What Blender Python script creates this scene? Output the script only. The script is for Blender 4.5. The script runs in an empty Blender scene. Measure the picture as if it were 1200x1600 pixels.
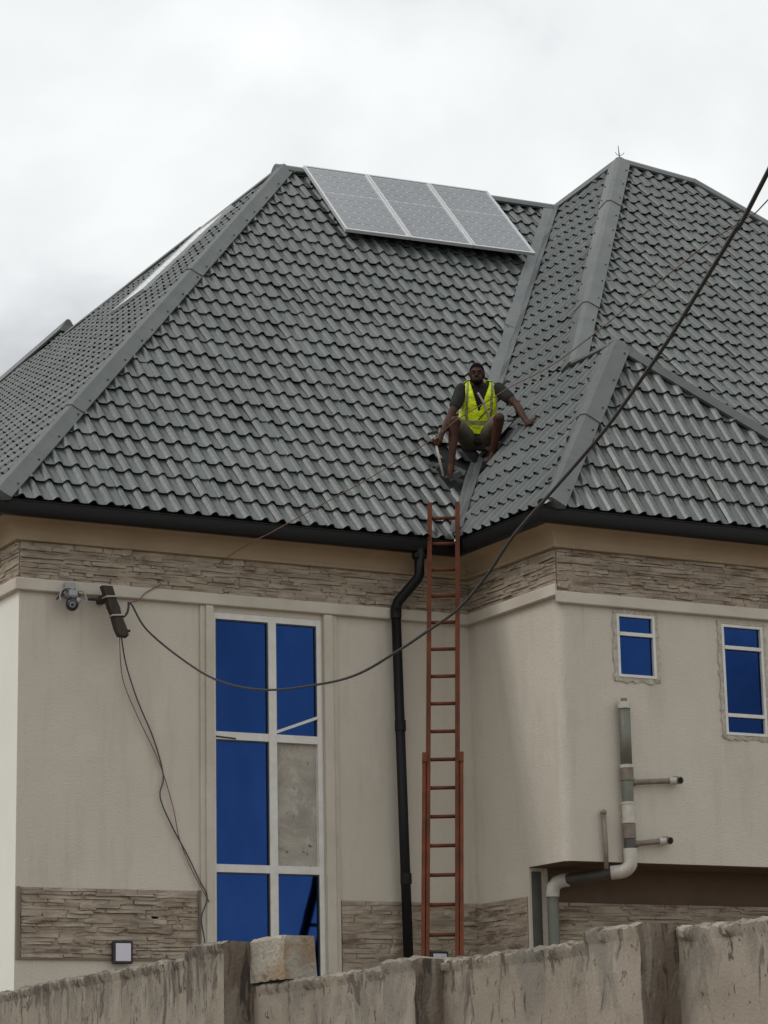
import bpy, bmesh, math, random
from mathutils import Vector, Matrix, noise
random.seed(7)
scene = bpy.context.scene
C = scene.collection
V = Vector

# ------------------------------------------------------------------ camera
cam_d = bpy.data.cameras.new('camera')
cam = bpy.data.objects.new('camera', cam_d); C.objects.link(cam)
CAM = V((-7.876, -21.506, 1.6))
yaw, pitch, roll = math.radians(28.37), math.radians(13.15), math.radians(-1.15)
f = V((math.sin(yaw)*math.cos(pitch), math.cos(yaw)*math.cos(pitch), math.sin(pitch)))
r0 = V((math.cos(yaw), -math.sin(yaw), 0)); u0 = r0.cross(f)
RT = r0*math.cos(roll) + u0*math.sin(roll); UP = -r0*math.sin(roll) + u0*math.cos(roll)
cam.matrix_world = Matrix(((RT.x, UP.x, -f.x, CAM.x), (RT.y, UP.y, -f.y, CAM.y), (RT.z, UP.z, -f.z, CAM.z), (0, 0, 0, 1)))
cam_d.sensor_fit = 'HORIZONTAL'; cam_d.sensor_width = 36; cam_d.lens = 120.67
cam_d.clip_start = 0.1; cam_d.clip_end = 3000
scene.camera = cam

# ------------------------------------------------------------------ sky, sun, exposure
SUN_EL, SUN_AZ = math.radians(48), math.radians(-80)      # azimuth from +Y towards +X
world = bpy.data.worlds.new('World'); scene.world = world; world.use_nodes = True
nt = world.node_tree; nt.nodes.clear()
def wn(t, **k):
    n = nt.nodes.new(t)
    for a, b in k.items(): setattr(n, a, b)
    return n
out = wn('ShaderNodeOutputWorld'); sky = wn('ShaderNodeTexSky')
sky.sky_type = 'NISHITA'; sky.sun_disc = False; sky.sun_elevation = SUN_EL; sky.sun_rotation = SUN_AZ
sky.dust_density = 3.0
bg_sky = wn('ShaderNodeBackground'); bg_sky.inputs['Strength'].default_value = 0.1
nt.links.new(sky.outputs[0], bg_sky.inputs[0])
tc = wn('ShaderNodeTexCoord'); mp = wn('ShaderNodeMapping'); mp.inputs['Scale'].default_value = (1, 1, 1.25)
mp.inputs['Location'].default_value = (4.0037, 2.4142, 0.3233)
nt.links.new(tc.outputs['Generated'], mp.inputs[0])
n1 = wn('ShaderNodeTexNoise'); n1.inputs['Scale'].default_value = 5.0; n1.inputs['Detail'].default_value = 6
n1.inputs['Roughness'].default_value = 0.46; n1.inputs['Distortion'].default_value = 0.2
nt.links.new(mp.outputs[0], n1.inputs['Vector'])
cr = wn('ShaderNodeValToRGB')
cr.color_ramp.elements[0].position = 0.34; cr.color_ramp.elements[0].color = (0.43, 0.45, 0.47, 1)
cr.color_ramp.elements[1].position = 0.57; cr.color_ramp.elements[1].color = (0.93, 0.945, 0.94, 1)
e = cr.color_ramp.elements.new(0.46); e.color = (0.80, 0.82, 0.825, 1)
nt.links.new(n1.outputs[0], cr.inputs[0])
bg_c = wn('ShaderNodeBackground'); bg_c.inputs['Strength'].default_value = 1.0
nt.links.new(cr.outputs[0], bg_c.inputs[0])
mixw = wn('ShaderNodeMixShader'); mixw.inputs[0].default_value = 0.94
nt.links.new(bg_sky.outputs[0], mixw.inputs[1]); nt.links.new(bg_c.outputs[0], mixw.inputs[2])
nt.links.new(mixw.outputs[0], out.inputs[0])

sun_d = bpy.data.lights.new('sun', 'SUN'); sun_d.energy = 0.9; sun_d.angle = math.radians(30); sun_d.color = (1, 0.96, 0.9)
sun = bpy.data.objects.new('sun', sun_d); C.objects.link(sun)
sdir = V((math.sin(SUN_AZ)*math.cos(SUN_EL), math.cos(SUN_AZ)*math.cos(SUN_EL), math.sin(SUN_EL)))
sun.rotation_euler = (-sdir).to_track_quat('-Z', 'Y').to_euler(); sun.location = sdir*60
vs = scene.view_settings
vs.view_transform = 'Standard'; vs.look = 'None'; vs.gamma = 1; vs.use_curve_mapping = False; vs.exposure = 0.18
scene.cycles.use_denoising = True
scene.cycles.max_bounces = 6; scene.cycles.diffuse_bounces = 3; scene.cycles.glossy_bounces = 3; scene.cycles.use_adaptive_sampling = True; scene.cycles.adaptive_threshold = 0.015

# ------------------------------------------------------------------ materials
def material(name, col, rough=0.7, metal=0.0, var=None, scale=(3, 3, 3), detail=5, bump=0.0, bump_scale=60, spec=None, coat=0.0, ramp=(0.35, 0.65), distort=0.0):
    """col -> var mixed by a noise in world position; fine bump."""
    m = bpy.data.materials.new(name); m.use_nodes = True
    t = m.node_tree; b = t.nodes['Principled BSDF']
    b.inputs['Base Color'].default_value = (*col, 1); b.inputs['Roughness'].default_value = rough; b.inputs['Metallic'].default_value = metal
    if spec is not None: b.inputs['Specular IOR Level'].default_value = spec
    if coat: b.inputs['Coat Weight'].default_value = coat; b.inputs['Coat Roughness'].default_value = 0.1
    g = t.nodes.new('ShaderNodeNewGeometry')
    if var is not None:
        mpn = t.nodes.new('ShaderNodeMapping'); mpn.inputs['Scale'].default_value = scale
        t.links.new(g.outputs['Position'], mpn.inputs[0])
        n = t.nodes.new('ShaderNodeTexNoise'); n.inputs['Scale'].default_value = 1; n.inputs['Detail'].default_value = detail; n.inputs['Roughness'].default_value = 0.6
        n.inputs['Distortion'].default_value = distort
        t.links.new(mpn.outputs[0], n.inputs['Vector'])
        rp = t.nodes.new('ShaderNodeValToRGB'); rp.color_ramp.elements[0].position = ramp[0]; rp.color_ramp.elements[1].position = ramp[1]
        rp.color_ramp.elements[0].color = (*col, 1); rp.color_ramp.elements[1].color = (*var, 1)
        t.links.new(n.outputs[0], rp.inputs[0]); t.links.new(rp.outputs[0], b.inputs['Base Color'])
    if bump:
        nb = t.nodes.new('ShaderNodeTexNoise'); nb.inputs['Scale'].default_value = bump_scale; nb.inputs['Detail'].default_value = 4
        t.links.new(g.outputs['Position'], nb.inputs['Vector'])
        bp = t.nodes.new('ShaderNodeBump'); bp.inputs['Strength'].default_value = bump; bp.inputs['Distance'].default_value = 0.01
        t.links.new(nb.outputs[0], bp.inputs['Height']); t.links.new(bp.outputs[0], b.inputs['Normal'])
    return m
def mixin(m, col, scale, ramp, rotz=0.0, detail=5, distort=0.0, amount=1.0, zfade=None):
    """lay a second noise-shaped stain or tint over the material's colour"""
    t = m.node_tree; b = t.nodes['Principled BSDF']
    g = t.nodes.new('ShaderNodeNewGeometry'); mpn = t.nodes.new('ShaderNodeMapping'); mpn.inputs['Scale'].default_value = scale
    t.links.new(g.outputs['Position'], mpn.inputs[0])
    n = t.nodes.new('ShaderNodeTexNoise'); n.inputs['Scale'].default_value = 1; n.inputs['Detail'].default_value = detail; n.inputs['Roughness'].default_value = 0.62
    n.inputs['Distortion'].default_value = distort
    t.links.new(mpn.outputs[0], n.inputs['Vector'])
    val = n.outputs[0]
    if zfade:
        sx = t.nodes.new('ShaderNodeSeparateXYZ'); t.links.new(g.outputs['Position'], sx.inputs[0])
        mr = t.nodes.new('ShaderNodeMapRange'); mr.inputs[1].default_value = zfade[0]; mr.inputs[2].default_value = zfade[1]
        mr.inputs[3].default_value = -zfade[2]; mr.inputs[4].default_value = zfade[2]
        t.links.new(sx.outputs['Z'], mr.inputs[0])
        ad = t.nodes.new('ShaderNodeMath'); ad.operation = 'ADD'; t.links.new(val, ad.inputs[0]); t.links.new(mr.outputs[0], ad.inputs[1]); val = ad.outputs[0]
    rp = t.nodes.new('ShaderNodeMapRange'); rp.inputs[1].default_value = ramp[0]; rp.inputs[2].default_value = ramp[1]; rp.inputs[4].default_value = amount
    t.links.new(val, rp.inputs[0])
    mx = t.nodes.new('ShaderNodeMix'); mx.data_type = 'RGBA'; mx.inputs['B'].default_value = (*col, 1)
    src = b.inputs['Base Color']
    if src.is_linked: t.links.new(src.links[0].from_socket, mx.inputs['A'])
    else: mx.inputs['A'].default_value = src.default_value
    t.links.new(rp.outputs[0], mx.inputs['Factor']); t.links.new(mx.outputs['Result'], b.inputs['Base Color'])
    return m
M = {}
M['tile'] = mixin(mixin(mixin(material('roof_tile', (0.054, 0.064, 0.061), 0.34, 0.0, (0.082, 0.094, 0.089), (1.1, 1.1, 1.1), 4, 0.25, 26, spec=0.75), (0.048, 0.053, 0.050), (5, 5, 5), (0.52, 0.72), amount=0.75, detail=5),
    (0.125, 0.135, 0.128), (9, 1.6, 1.6), (0.56, 0.72), detail=5, amount=0.55), (0.045, 0.045, 0.040), (22, 22, 22), (0.67, 0.72), detail=3, amount=0.7)
M['cap'] = mixin(material('ridge_metal', (0.072, 0.081, 0.078), 0.45, 0.0, (0.100, 0.109, 0.105), (2.5, 2.5, 2.5), 5, 0.25, 9, spec=0.55), (0.065, 0.07, 0.067), (7, 7, 7), (0.54, 0.7), amount=0.7)
M['flash'] = mixin(material('valley_metal', (0.115, 0.125, 0.122), 0.35, 0.1, (0.155, 0.165, 0.16), (3, 3, 3), 5, 0.3, 12, spec=0.55), (0.07, 0.072, 0.068), (6, 6, 6), (0.54, 0.72), amount=0.75)
M['deck'] = material('roof_underlay', (0.018, 0.018, 0.019), 0.9)
M['wall'] = mixin(material('beige_plaster', (0.51, 0.468, 0.40), 0.9, 0, (0.56, 0.516, 0.446), (0.9, 0.9, 0.7), 5, 0.55, 55, spec=0.2), (0.43, 0.388, 0.325), (4.5, 4.5, 0.7), (0.53, 0.74), amount=0.6, detail=6)
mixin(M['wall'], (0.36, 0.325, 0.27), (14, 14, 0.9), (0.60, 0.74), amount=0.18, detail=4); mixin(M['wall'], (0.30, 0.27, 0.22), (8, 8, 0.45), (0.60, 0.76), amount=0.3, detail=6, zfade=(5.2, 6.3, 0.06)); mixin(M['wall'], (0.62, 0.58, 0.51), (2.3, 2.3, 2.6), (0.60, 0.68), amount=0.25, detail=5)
M['white_wall'] = material('white_plaster', (0.70, 0.69, 0.635), 0.9, 0, (0.74, 0.73, 0.675), (1, 1, 1), 4, 0.4, 130, spec=0.2)
M['trim'] = material('trim_plaster', (0.55, 0.508, 0.436), 0.88, 0, (0.47, 0.428, 0.362), (2.5, 2.5, 2.5), 6, 0.35, 110, spec=0.2)
M['brown'] = material('dark_brown_plaster', (0.15, 0.105, 0.075), 0.9, 0, (0.12, 0.085, 0.06), (2, 2, 2), 5, 0.3, 90, spec=0.2)  # recessed wall and slab underside: darker and browner than the beige plaster
M['soffit'] = material('tan_cornice', (0.33, 0.255, 0.172), 0.85, 0, (0.38, 0.30, 0.21), (2, 2, 2), 5, 0.2, 90, spec=0.2)
M['stone'] = mixin(material('ledge_stone', (0.26, 0.212, 0.165), 0.88, 0, (0.40, 0.34, 0.268), (3.2, 3.2, 16), 4, 0.9, 45, spec=0.15, ramp=(0.38, 0.62)), (0.17, 0.12, 0.083), (2.3, 2.3, 11), (0.55, 0.66), amount=0.85, detail=3)
M['grout'] = material('stone_backing', (0.19, 0.155, 0.12), 0.95)
M['gutter'] = material('black_gutter', (0.006, 0.006, 0.0065), 0.5, spec=0.25)
M['frame'] = material('white_window_frame', (0.66, 0.65, 0.62), 0.45, 0, (0.58, 0.56, 0.52), (7, 7, 7), 5)
M['mortar'] = material('rough_mortar', (0.50, 0.46, 0.40), 0.95, 0, (0.34, 0.30, 0.25), (22, 22, 22), 6, 0.8, 70)
def glass():
    m = bpy.data.materials.new('blue_glass'); m.use_nodes = True; b = m.node_tree.nodes['Principled BSDF']
    b.inputs['Base Color'].default_value = (0.011, 0.034, 0.122, 1); b.inputs['Metallic'].default_value = 1.0; b.inputs['Roughness'].default_value = 0.05
    t = m.node_tree; g = t.nodes.new('ShaderNodeNewGeometry'); n = t.nodes.new('ShaderNodeTexNoise'); n.inputs['Scale'].default_value = 2.2; mixin(m, (0.015, 0.042, 0.145), (2.2, 2.2, 1.1), (0.42, 0.68), amount=.8, detail=3); mixin(m, (0.05, 0.075, 0.15), (45, 45, 30), (0.68, 0.76), amount=.5, detail=4)  # paler blue noise paints uneven reflection into the glass colour, plus fine specks
    t.links.new(g.outputs['Position'], n.inputs['Vector']); bp = t.nodes.new('ShaderNodeBump'); bp.inputs['Strength'].default_value = 0.05; bp.inputs['Distance'].default_value = 0.02
    t.links.new(n.outputs[0], bp.inputs['Height']); t.links.new(bp.outputs[0], b.inputs['Normal'])
    return m
M['glass'] = glass()
M['cement'] = mixin(mixin(material('bare_cement', (0.44, 0.405, 0.345), 0.95, 0, (0.29, 0.27, 0.235), (2.6, 2.6, 3.4), 7, 0.6, 40, distort=1.2), (0.52, 0.50, 0.46), (3.5, 3.5, 3), (0.52, 0.64), distort=0.6, amount=0.6), (0.05, 0.045, 0.04), (15, 15, 15), (0.64, 0.70), amount=0.85)
M['fence'] = mixin(mixin(mixin(mixin(material('stained_render', (0.31, 0.268, 0.218), 0.95, 0, (0.235, 0.20, 0.16), (2.4, 2.4, 1.6), 7, 0.3, 90),
    (0.165, 0.150, 0.125), (5, 5, 1.6), (0.52, 0.62), detail=8, distort=0.9, amount=0.75, zfade=(1.6, 2.2, 0.08)),
    (0.085, 0.072, 0.056), (13, 13, 2.6), (0.58, 0.65), detail=9, distort=1.2, amount=0.85, zfade=(1.7, 2.2, 0.10)),
    (0.05, 0.041, 0.031), (40, 40, 17), (0.62, 0.67), detail=5, distort=1.0, amount=0.85, zfade=(1.6, 2.2, 0.05)),
    (0.42, 0.38, 0.32), (24, 24, 5), (0.62, 0.70), detail=6, amount=0.5)
M['fence_dark'] = mixin(mixin(mixin(material('dark_render', (0.20, 0.16, 0.122), 0.92, 0, (0.125, 0.098, 0.073), (9, 9, 3), 7, 0.5, 75),
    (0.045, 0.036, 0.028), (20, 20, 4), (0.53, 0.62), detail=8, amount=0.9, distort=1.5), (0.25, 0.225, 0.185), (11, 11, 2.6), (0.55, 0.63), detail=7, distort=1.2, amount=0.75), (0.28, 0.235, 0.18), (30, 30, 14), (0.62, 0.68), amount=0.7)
M['block'] = mixin(mixin(material('cement_block', (0.35, 0.32, 0.265), 0.95, 0, (0.26, 0.235, 0.19), (7, 7, 7), 6, 0.7, 60), (0.10, 0.082, 0.06), (17, 17, 17), (0.58, 0.66), amount=0.85), (0.24, 0.145, 0.07), (4, 4, 4), (0.52, 0.6), amount=0.6)
M['rust'] = material('red_oxide_paint', (0.135, 0.042, 0.022), 0.8, 0, (0.075, 0.03, 0.018), (7, 7, 5), 6, 0.3, 60, spec=.12)
M['rail2'] = mixin(material('red_oxide_worn', (0.155, 0.047, 0.024), 0.8, 0, (0.09, 0.034, 0.02), (7, 7, 5), 6, 0.3, 60, spec=.12), (0.45, 0.36, 0.30), (25, 25, 8), (0.68, 0.74), amount=0.8)
M['alu'] = material('panel_frame', (0.62, 0.63, 0.63), 0.4, 0.3)
M['back'] = material('panel_backsheet', (0.30, 0.315, 0.325), 0.22, spec=0.6, coat=1.0)
M['cell'] = material('solar_cell', (0.068, 0.078, 0.092), 0.16, 0, (0.098, 0.108, 0.12), (4, 4, 4), 3, spec=0.9, coat=1.0)
M['dark_metal'] = material('dark_rail', (0.03, 0.03, 0.032), 0.5, 0.3)
M['pvc'] = material('green_grey_pvc', (0.115, 0.125, 0.10), 0.5, 0, (0.15, 0.155, 0.125), (6, 6, 6), 5)
M['pvc_white'] = material('pale_fitting', (0.50, 0.47, 0.42), 0.5, 0, (0.42, 0.385, 0.33), (14, 14, 14), 5)
M['pvc_dark'] = material('dark_pipe', (0.045, 0.045, 0.040), 0.5, 0, (0.07, 0.066, 0.056), (8, 8, 8), 5)
M['pvc_brown'] = material('brown_pipe', (0.20, 0.165, 0.125), 0.6, 0, (0.14, 0.115, 0.09), (14, 14, 14), 5)
M['hole'] = material('pipe_mouth', (0.006, 0.005, 0.005), 0.9)
M['lamp_body'] = material('lamp_housing', (0.012, 0.012, 0.02), 0.4)
M['lamp_face'] = material('lamp_diffuser', (0.60, 0.58, 0.66), 0.4)
M['plastic_grey'] = material('grey_plastic', (0.30, 0.30, 0.31), 0.5)
M['plastic_dark'] = material('dark_plastic', (0.02, 0.02, 0.022), 0.3)
M['timber'] = material('weathered_timber', (0.028, 0.021, 0.016), 0.9, 0, (0.05, 0.036, 0.026), (20, 20, 4), 5, 0.6, 60)
M['cable'] = material('black_cable', (0.016, 0.015, 0.014), 0.5)
M['cable_grey'] = material('worn_cable', (0.03, 0.027, 0.024), 0.6)
M['wire_brown'] = material('brown_wire', (0.15, 0.085, 0.06), 0.7)
M['wire_thin'] = material('thin_wire', (0.06, 0.055, 0.05), 0.7)
M['cord'] = material('pale_cord', (0.40, 0.37, 0.32), 0.8)
M['skin'] = material('skin', (0.048, 0.021, 0.014), 0.55, 0, (0.068, 0.030, 0.020), (14, 14, 14), 4, spec=0.16)
M['hair'] = material('hair', (0.008, 0.007, 0.006), 0.95, bump=0.5, bump_scale=160, spec=.05)
M['shirt'] = material('dark_shirt', (0.024, 0.025, 0.024), 0.95, 0, (0.038, 0.039, 0.036), (12, 12, 12), 4, 0.5, 40, spec=.08)
M['shorts'] = material('khaki_shorts', (0.105, 0.09, 0.066), 0.92, 0, (0.14, 0.12, 0.088), (9, 9, 9), 5, 0.6, 35)
M['vest'] = material('hi_vis_yellow', (0.80, 0.95, 0.015), 0.75, 0, (0.70, 0.86, 0.01), (9, 9, 9), 4, 0.7, 26)
M['band'] = material('reflective_band', (0.20, 0.23, 0.07), 0.55, 0, (0.28, 0.30, 0.13), (20, 20, 20), 3, 0.4, 40)
M['band_light'] = material('pale_piping', (0.60, 0.62, 0.42), 0.6)
M['eye'] = material('eye_white', (0.16, 0.13, 0.11), 0.3)
M['stick'] = material('pale_handle', (0.62, 0.56, 0.47), 0.6)
M['ground'] = mixin(material('dirt', (0.16, 0.12, 0.08), 0.95, 0, (0.21, 0.165, 0.115), (0.8, 0.8, 0.8), 8, 0.6, 12), (0.10, 0.085, 0.06), (0.3, 0.3, 0.3), (0.5, 0.65), amount=0.6)

# ------------------------------------------------------------------ helpers
def tag(o, label=None, cat=None, group=None, kind=None):
    if label: o['label'] = label
    if cat: o['category'] = cat
    if group: o['group'] = group
    if kind: o['kind'] = kind
    return o
def thing(name, label, cat, loc=(0, 0, 0), group=None):
    o = bpy.data.objects.new(name, None); C.objects.link(o); o.location = loc; o.empty_display_size = 0.2
    return tag(o, label, cat, group)
def origin(o):
    p = V((0, 0, 0))
    while o is not None: p = p + V(o.location); o = o.parent
    return p
def link(name, me, mat, parent=None, smooth=False):
    if mat is not None and not me.materials:
        for k in (mat if isinstance(mat, (list, tuple)) else [mat]): me.materials.append(M[k] if isinstance(k, str) else k)
    o = bpy.data.objects.new(name, me); C.objects.link(o)
    if parent is not None: o.parent = parent
    if smooth:
        for p in me.polygons: p.use_smooth = True
    return o
def obj(name, verts, faces, mat, parent=None, smooth=False, fmat=None):
    """world-space verts; stored relative to the parent chain's origin"""
    o0 = origin(parent) if parent is not None else V((0, 0, 0))
    me = bpy.data.meshes.new(name); me.from_pydata([tuple(V(v)-o0) for v in verts], [], faces)
    o = link(name, me, mat, parent, smooth)
    if fmat:
        for p, i in zip(me.polygons, fmat): p.material_index = i
    me.update(); return o
def from_bm(name, bm, mat, parent=None, smooth=False):
    o0 = origin(parent) if parent is not None else V((0, 0, 0))
    bmesh.ops.translate(bm, verts=bm.verts, vec=-o0)
    me = bpy.data.meshes.new(name); bm.to_mesh(me); bm.free()
    return link(name, me, mat, parent, smooth)
class MB:
    def __init__(s): s.v = []; s.f = []; s.m = []
    def add(s, verts, faces, mi=0):
        k = len(s.v); s.v += [V(v) for v in verts]; s.f += [tuple(i+k for i in q) for q in faces]; s.m += [mi]*len(faces)
    def box(s, a, b, mi=0, bev=0.0):
        x0, y0, z0 = a; x1, y1, z1 = b
        if bev:
            bm = bmesh.new(); bmesh.ops.create_cube(bm, size=1.0)
            for v in bm.verts: v.co = V((x0+(v.co.x+.5)*(x1-x0), y0+(v.co.y+.5)*(y1-y0), z0+(v.co.z+.5)*(z1-z0)))
            bmesh.ops.bevel(bm, geom=bm.edges[:], offset=bev, segments=1, affect='EDGES')
            bm.verts.index_update(); s.add([v.co.copy() for v in bm.verts], [tuple(v.index for v in q.verts) for q in bm.faces], mi); bm.free(); return s
        s.add([(x0, y0, z0), (x1, y0, z0), (x1, y1, z0), (x0, y1, z0), (x0, y0, z1), (x1, y0, z1), (x1, y1, z1), (x0, y1, z1)],
              [(0, 3, 2, 1), (4, 5, 6, 7), (0, 1, 5, 4), (1, 2, 6, 5), (2, 3, 7, 6), (3, 0, 4, 7)], mi); return s
    def obox(s, o, a, b, c, mi=0):
        """oriented box: corner o, edge vectors a b c"""
        o, a, b, c = V(o), V(a), V(b), V(c)
        if a.cross(b).dot(c) < 0: a, b = b, a
        s.add([o, o+a, o+a+b, o+b, o+c, o+a+c, o+a+b+c, o+b+c], [(0, 3, 2, 1), (4, 5, 6, 7), (0, 1, 5, 4), (1, 2, 6, 5), (2, 3, 7, 6), (3, 0, 4, 7)], mi); return s
    def tube(s, pts, rad, n=10, mi=0, caps=True):
        pts = [V(p) for p in pts]; rads = rad if isinstance(rad, (list, tuple)) else [rad]*len(pts)
        rings = []; prev = None
        for i, p in enumerate(pts):
            d = (pts[min(i+1, len(pts)-1)]-pts[max(i-1, 0)]).normalized()
            if prev is None: a = d.orthogonal().normalized()
            else: a = (prev - d*prev.dot(d)).normalized()
            prev = a; b = d.cross(a)
            rings.append([p+(a*math.cos(t)+b*math.sin(t))*rads[i] for t in [2*math.pi*k/n for k in range(n)]])
        vv = [q for rg in rings for q in rg]; ff = []
        for i in range(len(pts)-1):
            for k in range(n): ff.append((i*n+k, i*n+(k+1) % n, (i+1)*n+(k+1) % n, (i+1)*n+k))
        if caps: ff.append(tuple(range(n-1, -1, -1))); ff.append(tuple((len(pts)-1)*n+k for k in range(n)))
        s.add(vv, ff, mi); return s
    def ball(s, c, rx, ry=None, rz=None, nu=12, nv=8, mi=0, mat=None):
        ry = ry or rx; rz = rz or rx; vv = []; ff = []
        for j in range(nv+1):
            ph = math.pi*j/nv
            for i in range(nu):
                th = 2*math.pi*i/nu; q = V((rx*math.sin(ph)*math.cos(th), ry*math.sin(ph)*math.sin(th), rz*math.cos(ph)))
                if mat: q = mat @ q
                vv.append(V(c)+q)
        for j in range(nv):
            for i in range(nu): ff.append((j*nu+i, (j+1)*nu+i, (j+1)*nu+(i+1) % nu, j*nu+(i+1) % nu))
        s.add(vv, ff, mi); return s
    def build(s, name, mat, parent=None, smooth=False):
        return obj(name, s.v, s.f, mat, parent, smooth, s.m if isinstance(mat, (list, tuple)) else None)
def curve_pts(pts, sub=5):
    """Catmull-Rom through pts"""
    pts = [V(p) for p in pts]; o = []
    for i in range(len(pts)-1):
        p0, p1, p2, p3 = pts[max(i-1, 0)], pts[i], pts[i+1], pts[min(i+2, len(pts)-1)]
        for k in range(sub):
            t = k/sub; o.append(0.5*((2*p1)+(p2-p0)*t+(2*p0-5*p1+4*p2-p3)*t*t+(3*p1-p0-3*p2+p3)*t**3))
    o.append(pts[-1]); return o
def pix(p):
    d = V(p)-CAM; z = d.dot(f); return (600+4022.5*d.dot(RT)/z, 800-4022.5*d.dot(UP)/z, z)

# ------------------------------------------------------------------ ground
gb = MB(); N = 24
gv = []; gf = []
ext = [-900, -300, -120, -60, -40, -30, -22, -16, -11, -7, -3, 1, 5, 9, 14, 20, 28, 40, 60, 120, 300, 900]
for y in ext:
    for x in ext: gv.append((x, y, 0 if abs(x) > 100 or abs(y) > 100 else 0.04*noise.noise(V((x*.2, y*.2, 0)))))
n_ = len(ext)
for j in range(n_-1):
    for i in range(n_-1): gf.append((j*n_+i, j*n_+i+1, (j+1)*n_+i+1, (j+1)*n_+i))
tag(obj('ground', gv, gf, 'ground'), kind='structure')

# ------------------------------------------------------------------ house
XB, YB, ZE = 4.663, 1.636, 6.995          # wing side wall x, wing projection, eave height
house = thing('house', 'two-storey beige house with steep grey metal tile roof and stone bands', 'house')
def wall_open(mb, axis, fixed, thick, u0, u1, z0, z1, holes):
    """wall slab in the plane axis=fixed with rectangular holes, u is the other horizontal axis"""
    us = sorted({u0, u1, *[h[0] for h in holes], *[h[1] for h in holes]}); zs = sorted({z0, z1, *[h[2] for h in holes], *[h[3] for h in holes]})
    for i in range(len(us)-1):
        for j in range(len(zs)-1):
            cu, cz = (us[i]+us[i+1])/2, (zs[j]+zs[j+1])/2
            if any(h[0] < cu < h[1] and h[2] < cz < h[3] for h in holes): continue
            if axis == 'y': mb.box((us[i], fixed, zs[j]), (us[i+1], fixed+thick, zs[j+1]))
            else: mb.box((fixed, us[i], zs[j]), (fixed+thick, us[i+1], zs[j+1]))
def weld(o):
    bm = bmesh.new(); bm.from_mesh(o.data); bmesh.ops.remove_doubles(bm, verts=bm.verts, dist=0.0005)
    seen = {}
    for fc in bm.faces: seen.setdefault(tuple(sorted(v.index for v in fc.verts)), []).append(fc)
    bmesh.ops.delete(bm, geom=[q for l in seen.values() if len(l) > 1 for q in l], context='FACES_ONLY'); bm.to_mesh(o.data); bm.free()
W0, W1, WZ0, WZ1 = 1.905, 3.03, 2.45, 6.185
a = MB(); wall_open(a, 'y', 0.0, 0.22, 0.0, XB+.2, 0, 6.95, [(W0, W1, WZ0, WZ1)]); wallA = a.build('wall', 'wall', house); weld(wallA)
a = MB(); a.box((0.0-.004, 0.002, 0), (.2, 14, 6.95)); wallD = a.build('wall', 'white_wall', house); tag(wallD, 'white painted side wall')
# wing: upper storey with rounded corner, cantilevered over a recessed ground floor
RC = 0.10; YL = -0.98; ZS = 3.80
CW = [(5.29, 5.735, 5.515, 6.135), (6.485, 6.985, 5.03, 6.12)]     # openings in the wing front: x0 x1 z0 z1
a = MB(); wall_open(a, 'y', -YB, 0.2, XB+RC, 15.6, ZS, 6.95, CW); wc = a.build('wall', 'wall', house); weld(wc)
a = MB()
pr = [(XB, YL), (XB, -YB+RC)] + [(XB+RC-RC*math.cos(t), -YB+RC-RC*math.sin(t)) for t in [math.pi/2*k/8 for k in range(1, 8)]] + [(XB+RC, -YB)]
vv = [(x, y, z) for z in (ZS, 6.95) for x, y in pr]; n = len(pr)
a.add(vv, [(i+1, i, i+n, i+1+n) for i in range(n-1)]); a.add([(XB, 0, 0), (XB, YL, 0), (XB, YL, 6.95), (XB, 0, 6.95)], [(1, 0, 3, 2)])
wb = a.build('wall', 'wall', house, True); wb.data.set_sharp_from_angle(angle=math.radians(40))
a = MB(); a.box((XB+.003, YL+.001, 0), (XB+.2, 0.1, ZS+.05)); a.build('wall', 'wall', house)
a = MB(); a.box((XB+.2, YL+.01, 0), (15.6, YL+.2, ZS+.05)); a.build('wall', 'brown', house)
q_ = [(XB+.01, YL+.06)]+[(x+.01, y+.012) for x, y in pr[1:]]+[(15.59, -YB+.012), (15.59, YL+.06)]; m_ = len(q_)
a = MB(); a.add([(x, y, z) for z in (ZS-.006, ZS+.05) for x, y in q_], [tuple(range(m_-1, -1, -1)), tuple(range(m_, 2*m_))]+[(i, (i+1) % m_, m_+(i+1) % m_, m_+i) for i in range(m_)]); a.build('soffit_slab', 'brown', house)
a = MB(); a.box((15.4, -YB+.1, 0), (15.6, 12, 6.95)); a.build('wall', 'wall', house)
a = MB(); a.box((0.1, 13.9, 0), (15.5, 14.1, 6.95)); a.build('wall', 'wall', house)

# mitred sweeps along the eave line: outward offset d, height z
def path(d): return [(-d, 13.8), (-d, -d), (XB-d, -d), (XB-d, -YB-d), (15.6+d, -YB-d)]
def sweep(name, profs, mat, seg=None, smooth=False, parent=house):
    """profs: list of (d, z); seg: which of the four runs, None = all"""
    runs = range(4) if seg is None else seg
    mb = MB(); rings = []
    idx = sorted({i for s in runs for i in (s, s+1)})
    for i in idx: rings.append([V((*path(d)[i], z)) for d, z in profs])
    k = len(profs); vv = [p for rg in rings for p in rg]
    ff = [(j*k+i, (j+1)*k+i, (j+1)*k+i+1, j*k+i+1) for j in range(len(rings)-1) for i in range(k-1)]
    if profs[0] == profs[-1]:
        ff.append(tuple(range(k-1))); ff.append(tuple((len(rings)-1)*k+i for i in range(k-2, -1, -1)))
    mb.add(vv, ff); o = mb.build(name, mat, parent, smooth)
    bm = bmesh.new(); bm.from_mesh(o.data); bmesh.ops.recalc_face_normals(bm, faces=bm.faces); bm.to_mesh(o.data); bm.free()
    if smooth: o.data.set_sharp_from_angle(angle=math.radians(35))
    return o
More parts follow.
